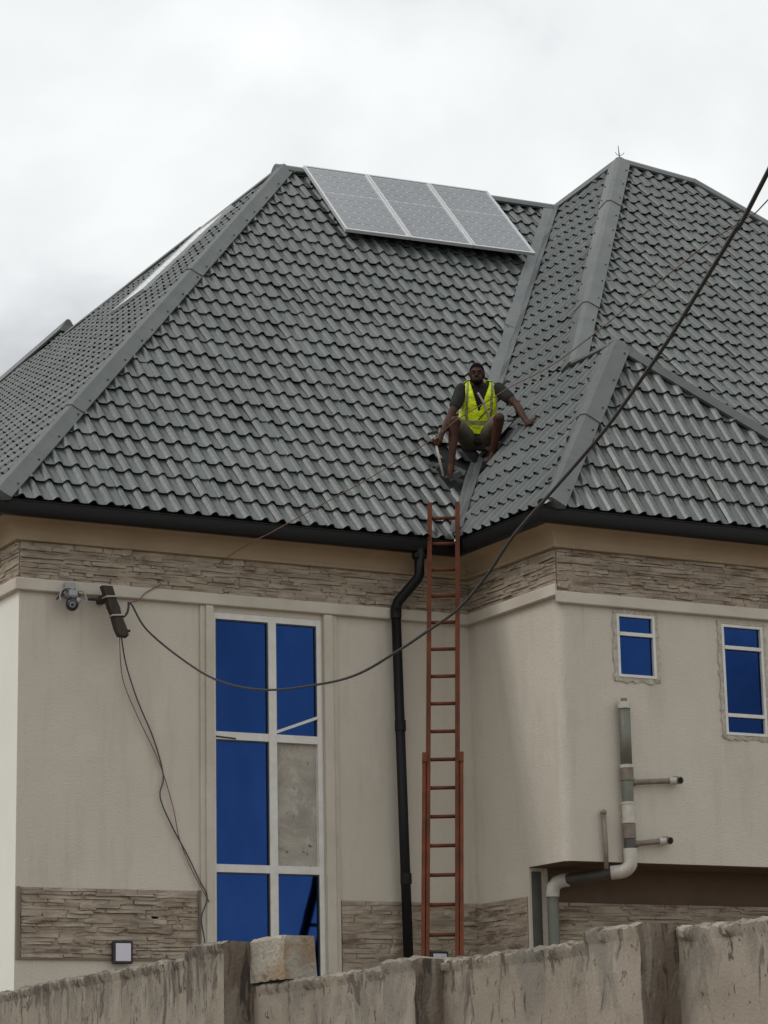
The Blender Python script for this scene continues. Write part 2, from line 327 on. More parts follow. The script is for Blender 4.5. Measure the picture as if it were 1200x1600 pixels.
cove = [(0.04, 6.695), (0.055, 6.70), (0.062, 6.715), (0.055, 6.732), (0.05, 6.738)] + [(0.05+.20*(1-math.cos(t)), 6.738+.135*math.sin(t)) for t in [math.pi/2*k/8 for k in range(0, 9)]]
cove += [(0.252, 6.96), (-.1, 6.96), (-.1, 6.695), (0.04, 6.695)]
sweep('cornice', cove, 'soffit', smooth=True)
gut = [(.253, 6.862), (.30, 6.858), (.328, 6.872), (.342, 6.91), (.344, 6.982), (.352, 6.986), (.352, 6.994), (.336, 6.994), (.334, 6.92), (.31, 6.885), (.262, 6.88), (.258, 6.99), (.2535, 6.99), (.253, 6.862)]
sweep('gutter', gut, 'gutter', smooth=True)
tr = lambda z0, z1: [(0.0, z0), (.045, z0+.004), (.055, z0+.012), (.055, z1-.01), (.045, z1), (-.02, z1), (-.02, z0), (0.0, z0)]
sweep('trim_band', tr(6.236, 6.352), 'trim', (0, 1, 2)); sweep('trim_band', tr(6.172, 6.286), 'trim', (3,))

# ------------------------------------------------------------------ stone cladding
stones = []       # (size px, verts, faces, parent)
def cladding(O, s, n, w, h, seed, rowh=(.022, .044), dep=(.008, .032), edge=True):
    """ledge stones laid on a backing; O lower corner, s along, n outward"""
    rnd = random.Random(seed); O, s, n = V(O), V(s), V(n); z = V((0, 0, 1))
    bk = MB(); bk.obox(O+n*.001, s*w, n*.006, z*h); back = bk.build('stone_backing', 'grout', house)
    def lay(cx0, cx1):
        y = 0.0
        while y < h-.012:
            rh = min(rnd.uniform(*rowh), h-y)
            if h-y-rh < .02: rh = h-y
            x = max(0, cx0-rnd.uniform(0, .09)); ce = min(w, cx1+rnd.uniform(0, .09))
            while x < ce-.001:
                L = rnd.choice((rnd.uniform(.09, .2), rnd.uniform(.18, .42), rnd.uniform(.3, .6)))
                x0, x1 = x, min(x+L, ce)
                if ce-x1 < .07: x1 = ce
                x = x1
                d = rnd.uniform(*dep); j = lambda k=.006: rnd.uniform(-k, k)
                a0, a1, b0, b1 = x0-.001, x1+.001, y+.002+j(.003), y+rh+.001+j(.004)
                xm = a0+(a1-a0)*rnd.uniform(.3, .7); tp = rnd.uniform(.0, .03)
                P = lambda xx, yy, dd: O+s*min(max(xx, 0), w)+z*min(max(yy, 0), h)+n*max(dd, .009)
                t0 = rnd.uniform(-.004, .014)
                front = [P(a0+tp, b0+j(.005), d+j()), P(xm, b0+j(.008), d+j()), P(a1-rnd.uniform(0, .03), b0+j(.005), d+j()), P(a1-rnd.uniform(0, .03), b1+j(.005), d-t0+j()), P(xm, b1+j(.008), d-t0+j()), P(a0+rnd.uniform(0, .03), b1+j(.005), d-t0+j())]
                backv = [P(a0, b0, .0), P(xm, b0, .0), P(a1, b0, .0), P(a1, b1, .0), P(xm, b1, .0), P(a0, b1, .0)]
                for q in range(6): backv[q] -= n*.004
                fs = [(0, 1, 4, 5), (1, 2, 3, 4)] + [(6+k, 6+(k+1) % 6, (k+1) % 6, k) for k in range(6)]
                if s.cross(z).dot(n) < 0: fs = [tuple(reversed(q)) for q in fs]
                c = P((x0+x1)/2, y+rh/2, d); px = pix(c)
                area = (x1-x0)*rh/px[2]**2*abs((c-CAM).normalized().dot(n)) if -20 < px[0] < 1220 and px[1] < 1520 else 0
                stones.append((area, front+backv, fs, back))
            y += rh
    cx = 0.0
    while cx < w-.001:
        nx = cx+rnd.uniform(.35, .8)
        if w-nx < .3: nx = w
        lay(cx, nx); cx = nx
ZB0, ZB1 = 6.353, 6.694
cladding((0, 0, ZB0), (1, 0, 0), (0, -1, 0), XB, ZB1-ZB0, 1)
cladding((XB, 0, ZB0), (0, -1, 0), (-1, 0, 0), YB, ZB1-ZB0, 2)
cladding((XB, -YB, 6.287), (1, 0, 0), (0, -1, 0), 10.9, ZB1-6.287, 3)
cladding((0, 0, ZB0), (0, 1, 0), (-1, 0, 0), 13.5, ZB1-ZB0, 4)
cladding((0.045, 0, 2.985), (1, 0, 0), (0, -1, 0), 1.69, .61, 5)
cladding((3.20, 0, 2.6), (1, 0, 0), (0, -1, 0), XB-3.2, .94, 6, rowh=(.032, .055), dep=(.006, .022))
cladding((XB, 0, 2.6), (0, -1, 0), (-1, 0, 0), -YL-.04, .93, 7, rowh=(.032, .055), dep=(.006, .022))
cladding((XB+.22, YL, 2.6), (1, 0, 0), (0, -1, 0), 10.6, .88, 8)
stones.sort(key=lambda q: -q[0])
for ar, vv, ff, pa in stones[:290]: obj('stone', vv, ff, 'stone', pa)
rest = MB()
for ar, vv, ff, pa in stones[290:]: rest.add(vv, ff)
tag(rest.build('stones', 'stone', house), kind='stuff')
# thin dark frame round the lower left stone panel
for bx_ in (((0.004, -.028, 2.972), (.03, 0, 3.60)), ((1.745, -.028, 2.972), (1.765, 0, 3.60)), ((0.03, -.024, 2.968), (1.745, 0, 2.982))):
    a = MB(); a.box(*bx_); a.build('panel_edging', 'grout', house)

# ------------------------------------------------------------------ windows
# pilaster strips beside the tall window
for x0, x1 in ((1.765, W0-.012), (W1+.012, 3.185)):
    a = MB(); a.box((x0, -.022, 2.3), (x1, 0.0, 6.234)); a.build('window_pilaster', 'trim', house)
    xs = (x0+.05, x1) if x0 < 2 else (x0, x1-.05)
    a = MB(); a.box((xs[0], -.046, 2.3), (xs[1], -.0225, 6.235), bev=.004); a.build('window_pilaster', 'trim', house)
FW = 0.062
wy0, wy1 = -0.005, 0.05           # frame front and back
zT1, zT2 = 5.03, 3.81; xm = 2.51
fr = MB()
fr.box((W0+.003, wy0, WZ0), (W0+.022, wy1, WZ1-.003)); fr.box((W1-FW+.01, wy0, WZ0), (W1-.003, wy1, WZ1-.003))
fr.box((W0+.022, wy0, WZ1-FW), (W1-FW+.01, wy1, WZ1-.003))
fr.box((xm-.04, wy0-.004, WZ0), (xm+.04, wy1, WZ1-FW))
for z in (zT1, zT2, 2.6):
    fr.box((W0+.022, wy0, z-.036), (xm-.04, wy1, z+.036)); fr.box((xm+.04, wy0, z-.036), (W1-FW+.01, wy1, z+.036))
win = fr.build('window', 'frame', house); tag(win, 'tall white framed window of six blue panes with one pane gone')
xa, xb_ = (W0+.022, xm-.04), (xm+.04, W1-FW+.01)
for (x0, x1), (z0, z1), kind in ((xa, (zT1+.036, WZ1-FW), 'g'), (xb_, (zT1+.036, WZ1-FW), 'g'), (xa, (zT2+.036, zT1-.036), 'g'), (xb_, (zT2+.036, zT1-.036), 'c'), (xa, (2.636, zT2-.036), 'g'), (xb_, (2.636, zT2-.036), 'g')):
    a = MB()
    if kind == 'g':
        a.box((x0-.004, .024, z0-.004), (x1+.004, .030, z1+.004)); o = a.build('pane', 'glass', win)
        a = MB(); t = .012
        for q in (((x0, .006, z0), (x0+t, .0235, z1)), ((x1-t, .006, z0), (x1, .0235, z1)), ((x0+t, .006, z1-t), (x1-t, .0235, z1))): a.box(*q)
        a.build('gasket', 'plastic_dark', win)
    else:
        a.box((x0-.004, .045, z0-.004), (x1+.004, .06, z1+.004)); o = a.build('pane', 'cement', win); tag(o, 'bare cement infill where the glass is missing')
a = MB(); a.obox((xb_[0], -.012, zT1+.045), (xb_[1]-xb_[0]+.01, 0, .16), (0, .012, 0), (-.006, 0, .026)); o = a.build('glazing_bead', 'frame', win); tag(o, 'loose white bead hanging diagonally across the pane')
a = MB(); a.obox((xa[0], -.010, zT1-.02), (.2, 0, -.012), (0, .005, 0), (0, 0, .014)); a.build('glazing_bead', 'timber', win)
for k, (x0, x1, z0, z1) in enumerate(CW):
    y0 = -YB-.018; y1 = -YB+.05; fwid = .036
    rows = [z0+.42] if k == 0 else [z0+.2, z1-.235]
    fr = MB(); fr.box((x0+.008, y0, z0+.01), (x0+fwid, y1, z1-.01)); fr.box((x1-fwid, y0, z0+.01), (x1-.008, y1, z1-.01))
    fr.box((x0+fwid, y0, z0+.01), (x1-fwid, y1, z0+fwid)); fr.box((x0+fwid, y0, z1-fwid), (x1-fwid, y1, z1-.01))
    for z in rows: fr.box((x0+fwid, y0-.006, z-.017), (x1-fwid, y1, z+.017))
    w = fr.build('window', 'frame', house); tag(w, ['small white framed window of two blue panes', 'taller white framed window of three blue panes'][k])
    zz = [z0+fwid]+[q for z in rows for q in (z-.017, z+.017)]+[z1-fwid]
    for i in range(0, len(zz), 2):
        a = MB(); a.box((x0+fwid-.003, -YB+.012, zz[i]-.003), (x1-fwid+.003, -YB+.018, zz[i+1]+.003)); a.build('pane', 'glass', w)
    # rough mortar left round the frame: uneven strips
    rnd = random.Random(40+k); g = MB(); wob = lambda s=.012: rnd.uniform(-s, s)
    def strip(p0, p1, inw, outw):
        d = V(p1)-V(p0); L = d.length; d.normalize(); nn = max(4, int(L/.045)); sd = V((d.z, 0, -d.x))
        pv = []
        for i in range(nn+1):
            p = V(p0)+d*(L*i/nn)
            pv += [p+sd*inw+V((0, -.004, 0)), p+sd*(inw*.5)+V((0, -.016+wob(.006), 0)), p-sd*(outw+wob(.014))+V((0, -.012+wob(.006), 0)), p-sd*(outw+.004)+V((0, .003, 0))]
        g.add(pv, [(i*4+j, (i+1)*4+j, (i+1)*4+j+1, i*4+j+1) for i in range(nn) for j in range(3)])
    Y = -YB
    strip((x0, Y, z1+.02), (x0, Y, z0-.02), -.012, -.032); strip((x1, Y, z0-.02), (x1, Y, z1+.02), -.012, -.032)
    strip((x1+.02, Y, z1), (x0-.02, Y, z1), -.012, -.026); strip((x0-.03, Y, z0), (x1+.03, Y, z0), -.012, -.034)
    o = g.build('mortar_edge', 'mortar', w)
    bm = bmesh.new(); bm.from_mesh(o.data); bmesh.ops.recalc_face_normals(bm, faces=bm.faces); bm.to_mesh(o.data); bm.free()

# ------------------------------------------------------------------ roof
TP = math.tan(math.radians(46.4)); TB = math.tan(math.radians(50.3))
O_ = .34
K = V((-O_, -O_, ZE)); I = V((XB-O_, -O_, ZE)); E = V((XB-O_, -YB-O_, ZE))
P1 = V((5.29, 5.29, ZE+(5.29+O_)*TP)); VT = V((9.34, 5.43, ZE+(5.43+O_)*TP))
P3 = V((9.64, 4.39, 13.39)); P4 = V((6.078, -.608, 9.108)); R_ = V((9.2, -YB-O_, ZE))
UT = (13.39-ZE)/(4.39+YB+O_)
U1 = V((6.078, -YB-O_+(9.108-ZE)/UT, 9.108))
P5 = V((10.64, 4.22, ZE+(4.22+YB+O_)*UT)); RR = V((15.94, -YB-O_, ZE))
VB = V((9.05, 7.2, ZE+(9.05-XB+O_)*TB))
TW, TL, TH = 0.172, 0.3085, 0.0225
NS = 7
def prof(x):
    """cross-section of one tile, x in 0..1: a round crest, steep on its right, then a pan with a low rib"""
    if x < .52: return .038*math.sin(math.pi*x/.52)**1.15
    return -.004*math.sin(math.pi*(x-.52)/.48)
XS = [0, .06, .12, .18, .26, .34, .40, .46, .52, .76, 1.0]
def tile_geo():
    """lower edge: a thin lip with an open gap behind it, over the head of the course below"""
    vv = []; k = len(XS)
    for x in XS: vv.append(V((x*TW, .045, prof(x)*.8+TH-.018)))                  # back of the gap
    for x in XS: vv.append(V((x*TW, -.014, prof(x)+TH-.005)))
    for x in XS: vv.append(V((x*TW, -.014, prof(x)+TH-.005)))                    # lip
    for x in XS: vv.append(V((x*TW, -.014, prof(x)+TH)))
    for x in XS: vv.append(V((x*TW, -.014, prof(x)+TH)))
    for x in XS: vv.append(V((x*TW, TL+.012, prof(x)*.97-.003)))
    ff = []
    for r in (0, 2, 4):
        for i in range(k-1):
            q = (r*k+i, r*k+i+1, (r+1)*k+i+1, (r+1)*k+i)
            ff.append(tuple(reversed(q)) if r == 0 else q)
    return vv, ff
TV, TF = tile_geo()
def inside(poly, x, y):
    return all((poly[(i+1) % len(poly)][0]-p[0])*(y-p[1])-(poly[(i+1) % len(poly)][1]-p[1])*(x-p[0]) >= -1e-9 for i, p in enumerate(poly))
def clip(pts, poly):
    for i, p in enumerate(poly):
        q = poly[(i+1) % len(poly)]; ex, ey = q[0]-p[0], q[1]-p[1]
        side = lambda a: ex*(a.y-p[1])-ey*(a.x-p[0])
        o = []
        for k, a in enumerate(pts):
            b = pts[(k+1) % len(pts)]; sa, sb = side(a), side(b)
            if sa >= 0: o.append(a)
            if (sa >= 0) != (sb >= 0): o.append(a.lerp(b, sa/(sa-sb)))
        pts = o
        if len(pts) < 3: return []
    return pts
tiles = []         # (projected size, matrix, slope part)
loose = MB()
full_me = bpy.data.meshes.new('roof_tile'); full_me.from_pydata([tuple(v) for v in TV], [], TF)
for p in full_me.polygons: p.use_smooth = p.index >= 2*(len(XS)-1)
full_me.materials.append(M['tile'])
def slope(poly3, s_dir, label=None, skip=None, seed=0, phase=0.0, deck=True, ranked=True):
    """poly3: convex polygon, first point on the eave; tiles run along s_dir and up the fall line"""
    rnd = random.Random(seed)
    n = (poly3[1]-poly3[0]).cross(poly3[2]-poly3[0]).normalized()
    if n.z < 0: poly3 = list(reversed(poly3)); n = -n
    s = V(s_dir).normalized(); s = (s-n*s.dot(n)).normalized(); t = n.cross(s)
    O = poly3[0].copy(); O = O - t*((O.z-ZE)/t.z)     # courses counted from the eave level
    poly = [((p-O).dot(s), (p-O).dot(t)) for p in poly3]
    dk = obj('roof_slope', [p-n*.022 for p in poly3], [tuple(range(len(poly3)))], 'deck', house)
    if label: tag(dk, label)
    smin, smax = min(p[0] for p in poly), max(p[0] for p in poly); tmax = max(p[1] for p in poly); tmin = min(p[1] for p in poly)
    c0, c1 = int(smin/TW)-2, int(smax/TW)+2
    for row in range(max(0, int(tmin/TL)-1), int(tmax/TL)+1):
        for col in range(c0, c1):
            x, y = (col+phase)*TW, .02+row*TL
            cs = [(x, y-.012), (x+TW, y-.012), (x+TW, y+TL+.006), (x, y+TL+.006)]
            ok = [inside(poly, *q) for q in cs]
            cen = O+s*(x+TW/2)+t*(y+TL/2)
            if skip and skip(cen): continue
            joint = (col % 6 == 0)
            tilt = rnd.gauss(0, .012)+(rnd.choice((.02, .05, .09)) if joint else 0); lift = rnd.uniform(0, .004)+(.004 if joint else 0)+.004*noise.noise(V((col*.23, row*.31, seed)))
            sk = rnd.gauss(0, .007)
            mt = Matrix(((s.x, t.x, n.x, 0), (s.y, t.y, n.y, 0), (s.z, t.z, n.z, 0), (0, 0, 0, 1)))
            mt.translation = O+s*x+t*y+n*lift
            mt = mt @ Matrix.Rotation(-tilt, 4, 'Y') @ Matrix.Rotation(sk, 4, 'X')
            if all(ok):
                px = pix(cen); vis = -30 < px[0] < 1230
                vd = (CAM-cen); size = max(0, vd.normalized().dot(n))/vd.length_squared if vis and ranked else 0
                tiles.append((size, mt, dk))
            else:
                # cut along hips and valleys
                for fc in TF:
                    pv = [V((x, y, 0))+TV[i] for i in fc]
                    if abs(pv[0].y-pv[3].y) < .001 or max(q.y for q in pv)-min(q.y for q in pv) < .1:      # lip: keep when its middle lies inside
                        if inside(poly, (pv[0].x+pv[1].x)/2, pv[0].y): loose.add([O+s*q.x+t*q.y+n*(q.z+lift) for q in pv], [(0, 1, 2, 3)])
                        continue
                    cp = clip(pv, poly)
                    if cp: loose.add([O+s*q.x+t*q.y+n*(q.z+lift) for q in cp], [tuple(range(len(cp)))])
    return dk, n
TORN = [(V((4.98, .60, 0)), .26), (V((5.10, .42, 0)), .20), (V((5.26, .62, 0)), .24), (V((4.85, .50, 0)), .15), (V((5.42, .55, 0)), .2)]
def torn(c): return any((V((c.x, c.y, 0))-q).length < rr for q, rr in TORN)
slA, nA = slope([K, I, VT, P1], (1, 0, 0), 'wide front slope under the solar panels', skip=torn, seed=1)
# wing side slope, split at the level of the low gablet's ridge
zs = P4.z; yv = lambda z: -O_+(z-ZE)/TP
Bv = V((XB-O_+(zs-ZE)/TB, yv(zs), zs))
slB, nB = slope([I, E, P4, Bv], (0, -1, 0), 'narrow slope between valley and low hip', skip=lambda c: torn(c) and c.y > .1, seed=2, phase=.2)
slope([Bv, U1, P3, VB], (0, -1, 0), seed=3, phase=.2)
def under(c): return c.z < P4.z-.02-max(0, c.x-P4.x)*(P4.z-ZE)/(R_.x-P4.x)-.25
slU, nU = slope([E, RR, P5, P3], (1, 0, 0), 'large front slope of the wing', skip=under, seed=4, phase=.4)
slL, nL = slope([E, R_, P4], (1, 0, 0), 'low triangular front slope of the wing', seed=5, phase=.1)
PD = [K, P1, V((4.80, 11.16, ZE+(4.80+O_)*TP)), V((5.14, 12.43, ZE+(5.14+O_)*TP)), V((4.75, 14.1, ZE+(4.75+O_)*TP)), V((-O_, 14.1, ZE))]
slD, nD = slope([K, P1, PD[2], PD[5]], (0, -1, 0), 'steep side slope seen edge on', seed=6, ranked=False)
slope([PD[5], PD[2], PD[3], PD[4]], (0, -1, 0), seed=7, ranked=False)
# plain slopes that only close the back
for q in ([P4, R_, U1], [P3, VB, V((11.5, 12, ZE)), V((15.9, 12, ZE)), P5], [P5, RR, V((15.94, 12, ZE))], [P1, VT, V((9.05, 7.2, 11.5)), V((5.5, 13.9, 7.5)), PD[2]]):
    obj('roof_slope', q, [tuple(range(len(q)))], 'cap', house)
tiles.sort(key=lambda q: -q[0])
for sz, mt, dk in tiles[:290]:
    o = bpy.data.objects.new('roof_tile', full_me); C.objects.link(o); o.parent = dk; o.matrix_local = mt
for sz, mt, dk in tiles[290:]: loose.add([mt @ v for v in TV], TF)
o = tag(loose.build('roof_tiles', 'tile', house, True), kind='stuff'); o.data.set_sharp_from_angle(angle=math.radians(50))

# hip, ridge and valley metal
def cap(p0, p1, n1, n2, w=.15, rib=.05, name='hip_cap', seg=1.9, raise_=.062, up=.10, mat='cap', screws=True):
    p0, p1 = V(p0), V(p1); d = (p1-p0); L = d.length; d.normalize()
    a1 = n1.cross(d); a2 = n2.cross(d)
    if a1.dot(n2) > 0: a1 = -a1
    if a2.dot(n1) > 0: a2 = -a2
    if a1.z > 0 and a2.z > 0: a1, a2 = -a1, -a2
    up_v = (n1+n2).normalized(); k = max(1, round(L/seg)); sc = MB()
    rnd = random.Random(int(p0.x*100))
    for i in range(k):
        q0 = p0+d*(L*i/k); q1 = p0+d*(L*(i+1)/k+(.05 if i < k-1 else 0))
        hh = .004*(k-i) if False else (.006 if i % 2 else 0)
        w1 = w+rnd.uniform(-.008, .008)
        pr_ = lambda q, e: [q+a1*w1+n1*(raise_-.03+e), q+a1*w1+n1*(raise_+e), q+a1*rib+n1*(raise_+.012+e), q+a1*rib*.8+up_v*(up+.012+e), q+a2*rib*.8+up_v*(up+.012+e), q+a2*rib+n2*(raise_+.012+e), q+a2*w1+n2*(raise_+e), q+a2*w1+n2*(raise_-.03+e)]
        A, B = pr_(q0, hh+.004), pr_(q1, hh)
        mb = MB(); mb.add(A+B, [(j, j+1, 8+j+1, 8+j) for j in range(7)]+[tuple(range(7, -1, -1)), tuple(range(8, 16))])
        o = mb.build(name, mat, house)
        bm = bmesh.new(); bm.from_mesh(o.data); bmesh.ops.recalc_face_normals(bm, faces=bm.faces); bm.to_mesh(o.data); bm.free()
        if screws:
            x = .25
            while x < (q1-q0).length:
                for aa, nn in ((a1, n1), (a2, n2)): sc.ball(q0+d*x+aa*(w1*.72)+nn*(raise_+.008+hh), .013, nu=6, nv=4)
                x += .55
    if screws and sc.v: tag(sc.build('screws', 'dark_metal', house), kind='stuff')
cap(K, P1, nD, nA, .118, rib=.04, up=.085, raise_=.055)
cap(P1-V((.12, 0, 0)), VT, nA, V((0, .72, .69)), .12, name='ridge_cap', up=.07, screws=False)
cap(P1, PD[2], nD, V((.72, 0, .69)), .10, name='ridge_cap', up=.06, screws=False)
cap(PD[3]+V((0, -.3, .06)), PD[4], nD, V((.72, 0, .69)), .16, name='ridge_cap', up=.13, screws=False)
cap(E+V((.09, .0, .02)), P4+V((.04, 0, .02)), nB, nL, .135, rib=.04, up=.085)
cap(U1-(P3-U1).normalized()*.08, P3, nB, nU, .122, rib=.04, up=.085)
cap(P3, P5, nU, V((0, .72, .69)), .12, name='ridge_cap', up=.08, screws=False)
cap(P5, P5.lerp(RR, .55), nU, V((.72, 0, .69)), .12, screws=False, up=.07)
cap(P3, VB, nB, V((.3, .8, .5)).normalized(), .14, screws=False, up=.09)
nLr = (R_-P4).cross(U1-P4).normalized(); nLr = nLr if nLr.z > 0 else -nLr
cap(P4+V((0, 0, .02)), R_, nL, nLr, .085, rib=.03, up=.075, raise_=.05, screws=False)
cap(P4-V((0, .06, 0)), U1+V((0, .05, 0)), nB, nLr, .06, rib=.03, name='ridge_cap', up=.06, screws=False)
# valley: a flat tray on the main slope side, turned up on the wing side
def valley(z0, z1, wl, wr, seed, sag=0.0, name='valley_tray'):
    rnd = random.Random(seed); mb = MB(); k = max(3, int((z1-z0)/.22)); rows = []
    for i in range(k+1):
        z = z0+(z1-z0)*i/k; tt = (z-ZE)/(VT.z-ZE); c = I.lerp(VT, tt)
        d = (VT-I).normalized(); aA = d.cross(nA); aB = d.cross(nB)
        if aA.x > 0: aA = -aA
        if aB.dot(V((1, -1, 0))) < 0: aB = -aB
        j = rnd.uniform(-.012, .012); h = rnd.uniform(-.006, .008)
        rows.append([c+aA*(wl+j)+nA*(.052+h), c+aA*(wl+j)+nA*(.068+h), c+aA*.02+nA*.066+nB*.004, c+aB*.02+nB*.06, c+aB*(wr+j*.5)+nB*(.070+h), c+aB*(wr+j*.5+.014)+nB*(.098+h), c+aB*(wr+.026)+nB*.05])
    mb.add([p for rr in rows for p in rr], [(i*7+q, i*7+q+1, (i+1)*7+q+1, (i+1)*7+q) for i in range(k) for q in range(6)])
    o = mb.build(name, 'flash', house); bm = bmesh.new(); bm.from_mesh(o.data); bmesh.ops.recalc_face_normals(bm, faces=bm.faces)
    if sum((q.normal.z*q.calc_area() for q in bm.faces)) < 0: bmesh.ops.reverse_faces(bm, faces=bm.faces)
    bm.to_mesh(o.data); bm.free(); return o
valley(8.62, 10.35, .19, .045, 11); valley(10.33, 12.0, .20, .045, 12); valley(11.97, 12.97, .19, .045, 13); valley(7.02, 8.02, .09, .12, 14)
# torn sheet scraps in the opened patch
rnd = random.Random(5)
for i in range(11):
    q, rr = rnd.choice(TORN); cx, cy = q.x+rnd.uniform(-.2, .2), q.y+rnd.uniform(-.2, .16)
    zA, zB = ZE+(cy+O_)*TP, ZE+(cx-XB+O_)*TB; z = max(zA, zB)
    nn = nA if zA > zB else nB; a = V((rnd.uniform(-1, 1), rnd.uniform(-1, 1), 0)); a = (a-nn*a.dot(nn)).normalized(); b = nn.cross(a)
    L, w = rnd.uniform(.12, .24), rnd.uniform(.04, .09); mb = MB(); rows = []; cu = rnd.uniform(-.05, .09)
    base = V((cx, cy, z))+nn*.02
    for k in range(6):
        t = k/5; c = base+a*(L*t)+nn*(cu*t*t+.01)
        rows += [c-b*w*.5+nn*rnd.uniform(0, .015), c+nn*(.02+rnd.uniform(0, .012)), c+b*w*.5+nn*rnd.uniform(-.01, .01)]
    mb.add(rows, [(k*3+j, k*3+j+1, k*3+j+4, k*3+j+3) for k in range(5) for j in range(2)])
    mb.build('torn_sheet', 'flash' if i % 3 == 0 else 'tile', house)
# downpipe of black plastic
a = MB(); a.tube([(3.955, -.30, 6.90), (3.957, -.285, 6.655), (3.945, -.27, 6.61), (3.805, -.13, 6.405), (3.792, -.115, 6.36), (3.79, -.108, 6.27)], .050, 12)
dp = a.build('downpipe', 'gutter', house, True)
a = MB(); a.tube([(3.79, -.105, 6.30), (3.86, -.105, 2.2)], .047, 14); a.build('pipe_section', 'gutter', dp, True)
for z, x in ((6.29, 3.79), (5.2, 3.812), (3.75, 3.838)):
    a = MB(); a.tube([(x, -.105, z-.05), (x, -.105, z+.05)], .054, 14); a.build('pipe_collar', 'gutter', dp)
a = MB(); a.box((3.89, -.34, 6.80), (4.02, -.256, 6.86), bev=.01); a.build('gutter_outlet', 'gutter', dp)

# waste pipe on the wing front
Y = -YB
wp = MB(); wp.tube([(5.305, Y-.075, 4.68), (5.305, Y-.075, 5.235)], .053, 14); wp = wp.build('waste_pipe', 'pvc', house, True)
def pp(name, pts, rad, mat, n=14): mb = MB(); mb.tube(pts, rad, n); o = mb.build(name, mat, wp, True); o.data.set_sharp_from_angle(angle=math.radians(40)); return o
X, YY = 5.305, Y-.075
pp('coupling', [(X, YY, 5.215), (X, YY, 5.275)], .060, 'pvc_white'); pp('pipe_stub', [(X, YY, 5.27), (X, YY, 5.31)], .03, 'pvc_brown')
pp('coupling', [(X, YY, 4.545), (X, YY, 4.665)], .061, 'pvc_brown'); pp('coupling', [(X, YY, 4.66), (X, YY, 4.69)], .065, 'pvc_white')
pp('pipe_section', [(X, YY, 4.33), (X, YY, 4.55)], .053, 'pvc')
pp('coupling', [(X, YY, 4.15), (X, YY, 4.335)], .062, 'pvc_white'); pp('coupling', [(X, YY, 4.325), (X, YY, 4.345)], .067, 'pvc_white')
pp('coupling', [(X, YY, 4.01), (X, YY, 4.145)], .061, 'pvc_brown'); pp('pipe_section', [(X, YY, 3.9), (X, YY, 4.02)], .053, 'pvc_dark')
el = [(X, YY, 3.92)]+[(X-.09+.09*math.cos(t), YY+.07*(1-math.cos(t)), 3.80-.09*math.sin(t)) for t in [math.pi/2*k/6 for k in range(7)]]+[(X-.15, YY+.11, 3.705)]
pp('elbow', el, .064, 'pvc_white')
EX, EY = 4.835, YL-.12
pp('pipe_section', [(X-.13, YY+.09, 3.705), (EX+.10, EY-.08, 3.672)], .053, 'pvc_dark')
el = [(EX+.13, EY-.09, 3.673), (EX+.08, EY-.06, 3.668), (EX+.035, EY-.025, 3.65), (EX+.008, EY-.004, 3.61), (EX, EY, 3.555), (EX, EY, 3.52)]
pp('elbow', el, .064, 'pvc_white'); pp('pipe_section', [(EX, EY, 3.53), (EX, EY, 1.8)], .053, 'pvc')
for z, L, nm in ((4.55, .60, 0), (3.985, .40, 0)):
    pp('branch_pipe', [(X+.05, YY+.01, z-.02), (X+.05+L*.72, YY+.0, z+.012)], .026, 'pvc_brown', 10)
    pp('coupling', [(X+.05, YY+.01, z-.02), (X+.09, YY+.01, z-.018)], .034, 'pvc_brown', 10)
    x1 = X+.05+L*.72
    pp('coupling', [(x1-.02, YY, z+.011), (x1+.05, YY, z+.014), (x1+.085, YY-.005, z+.016)], [.032, .038, .030], 'pvc_white', 10)
    mb = MB(); mb.tube([(x1+.08, YY+.05, z+.03), (x1+.08, YY-.045, z+.015)], .036, 12); o = mb.build('pipe_mouth', 'pvc_brown', wp, False)
    mb = MB(); mb.tube([(x1+.08, YY-.04, z+.0155), (x1+.08, YY-.0475, z+.0148)], .029, 12); mb.build('opening', 'hole', wp)
a = MB(); a.tube([(5.062, Y-.04, 3.73), (5.065, Y-.04, 3.9), (5.055, Y-.04, 4.24)], .021, 10); o = a.build('small_pipe', 'pvc_brown', house, True)
a = MB(); a.ball((5.055, Y-.04, 4.245), .03, nu=8, nv=6); a.build('pipe_end', 'pvc_brown', o, True)
a = MB(); a.box((XB+.02, YL-.012, 1.5), (XB+.12, YL-.002, 3.76)); a.build('corner_strip', 'pvc_dark', house)

# lightning spike on the wing's highest point
sp = thing('roof_spike', 'thin twiggy metal spike on the highest corner of the right roof', 'spike', P3+V((0, 0, .1)))
a = MB(); a.tube([P3+V((0, 0, .08)), P3+V((-.012, 0, .24))], [.008, .004], 6); a.build('rod', 'dark_metal', sp)
for dx, dy in ((.09, -.03), (-.07, .02), (.04, .05)):
    a = MB(); a.tube([P3+V((0, 0, .10)), P3+V((dx*.5, dy*.6, .125)), P3+V((dx*.7, dy*.6, .15))], .004, 5); a.build('prong', 'dark_metal', sp)

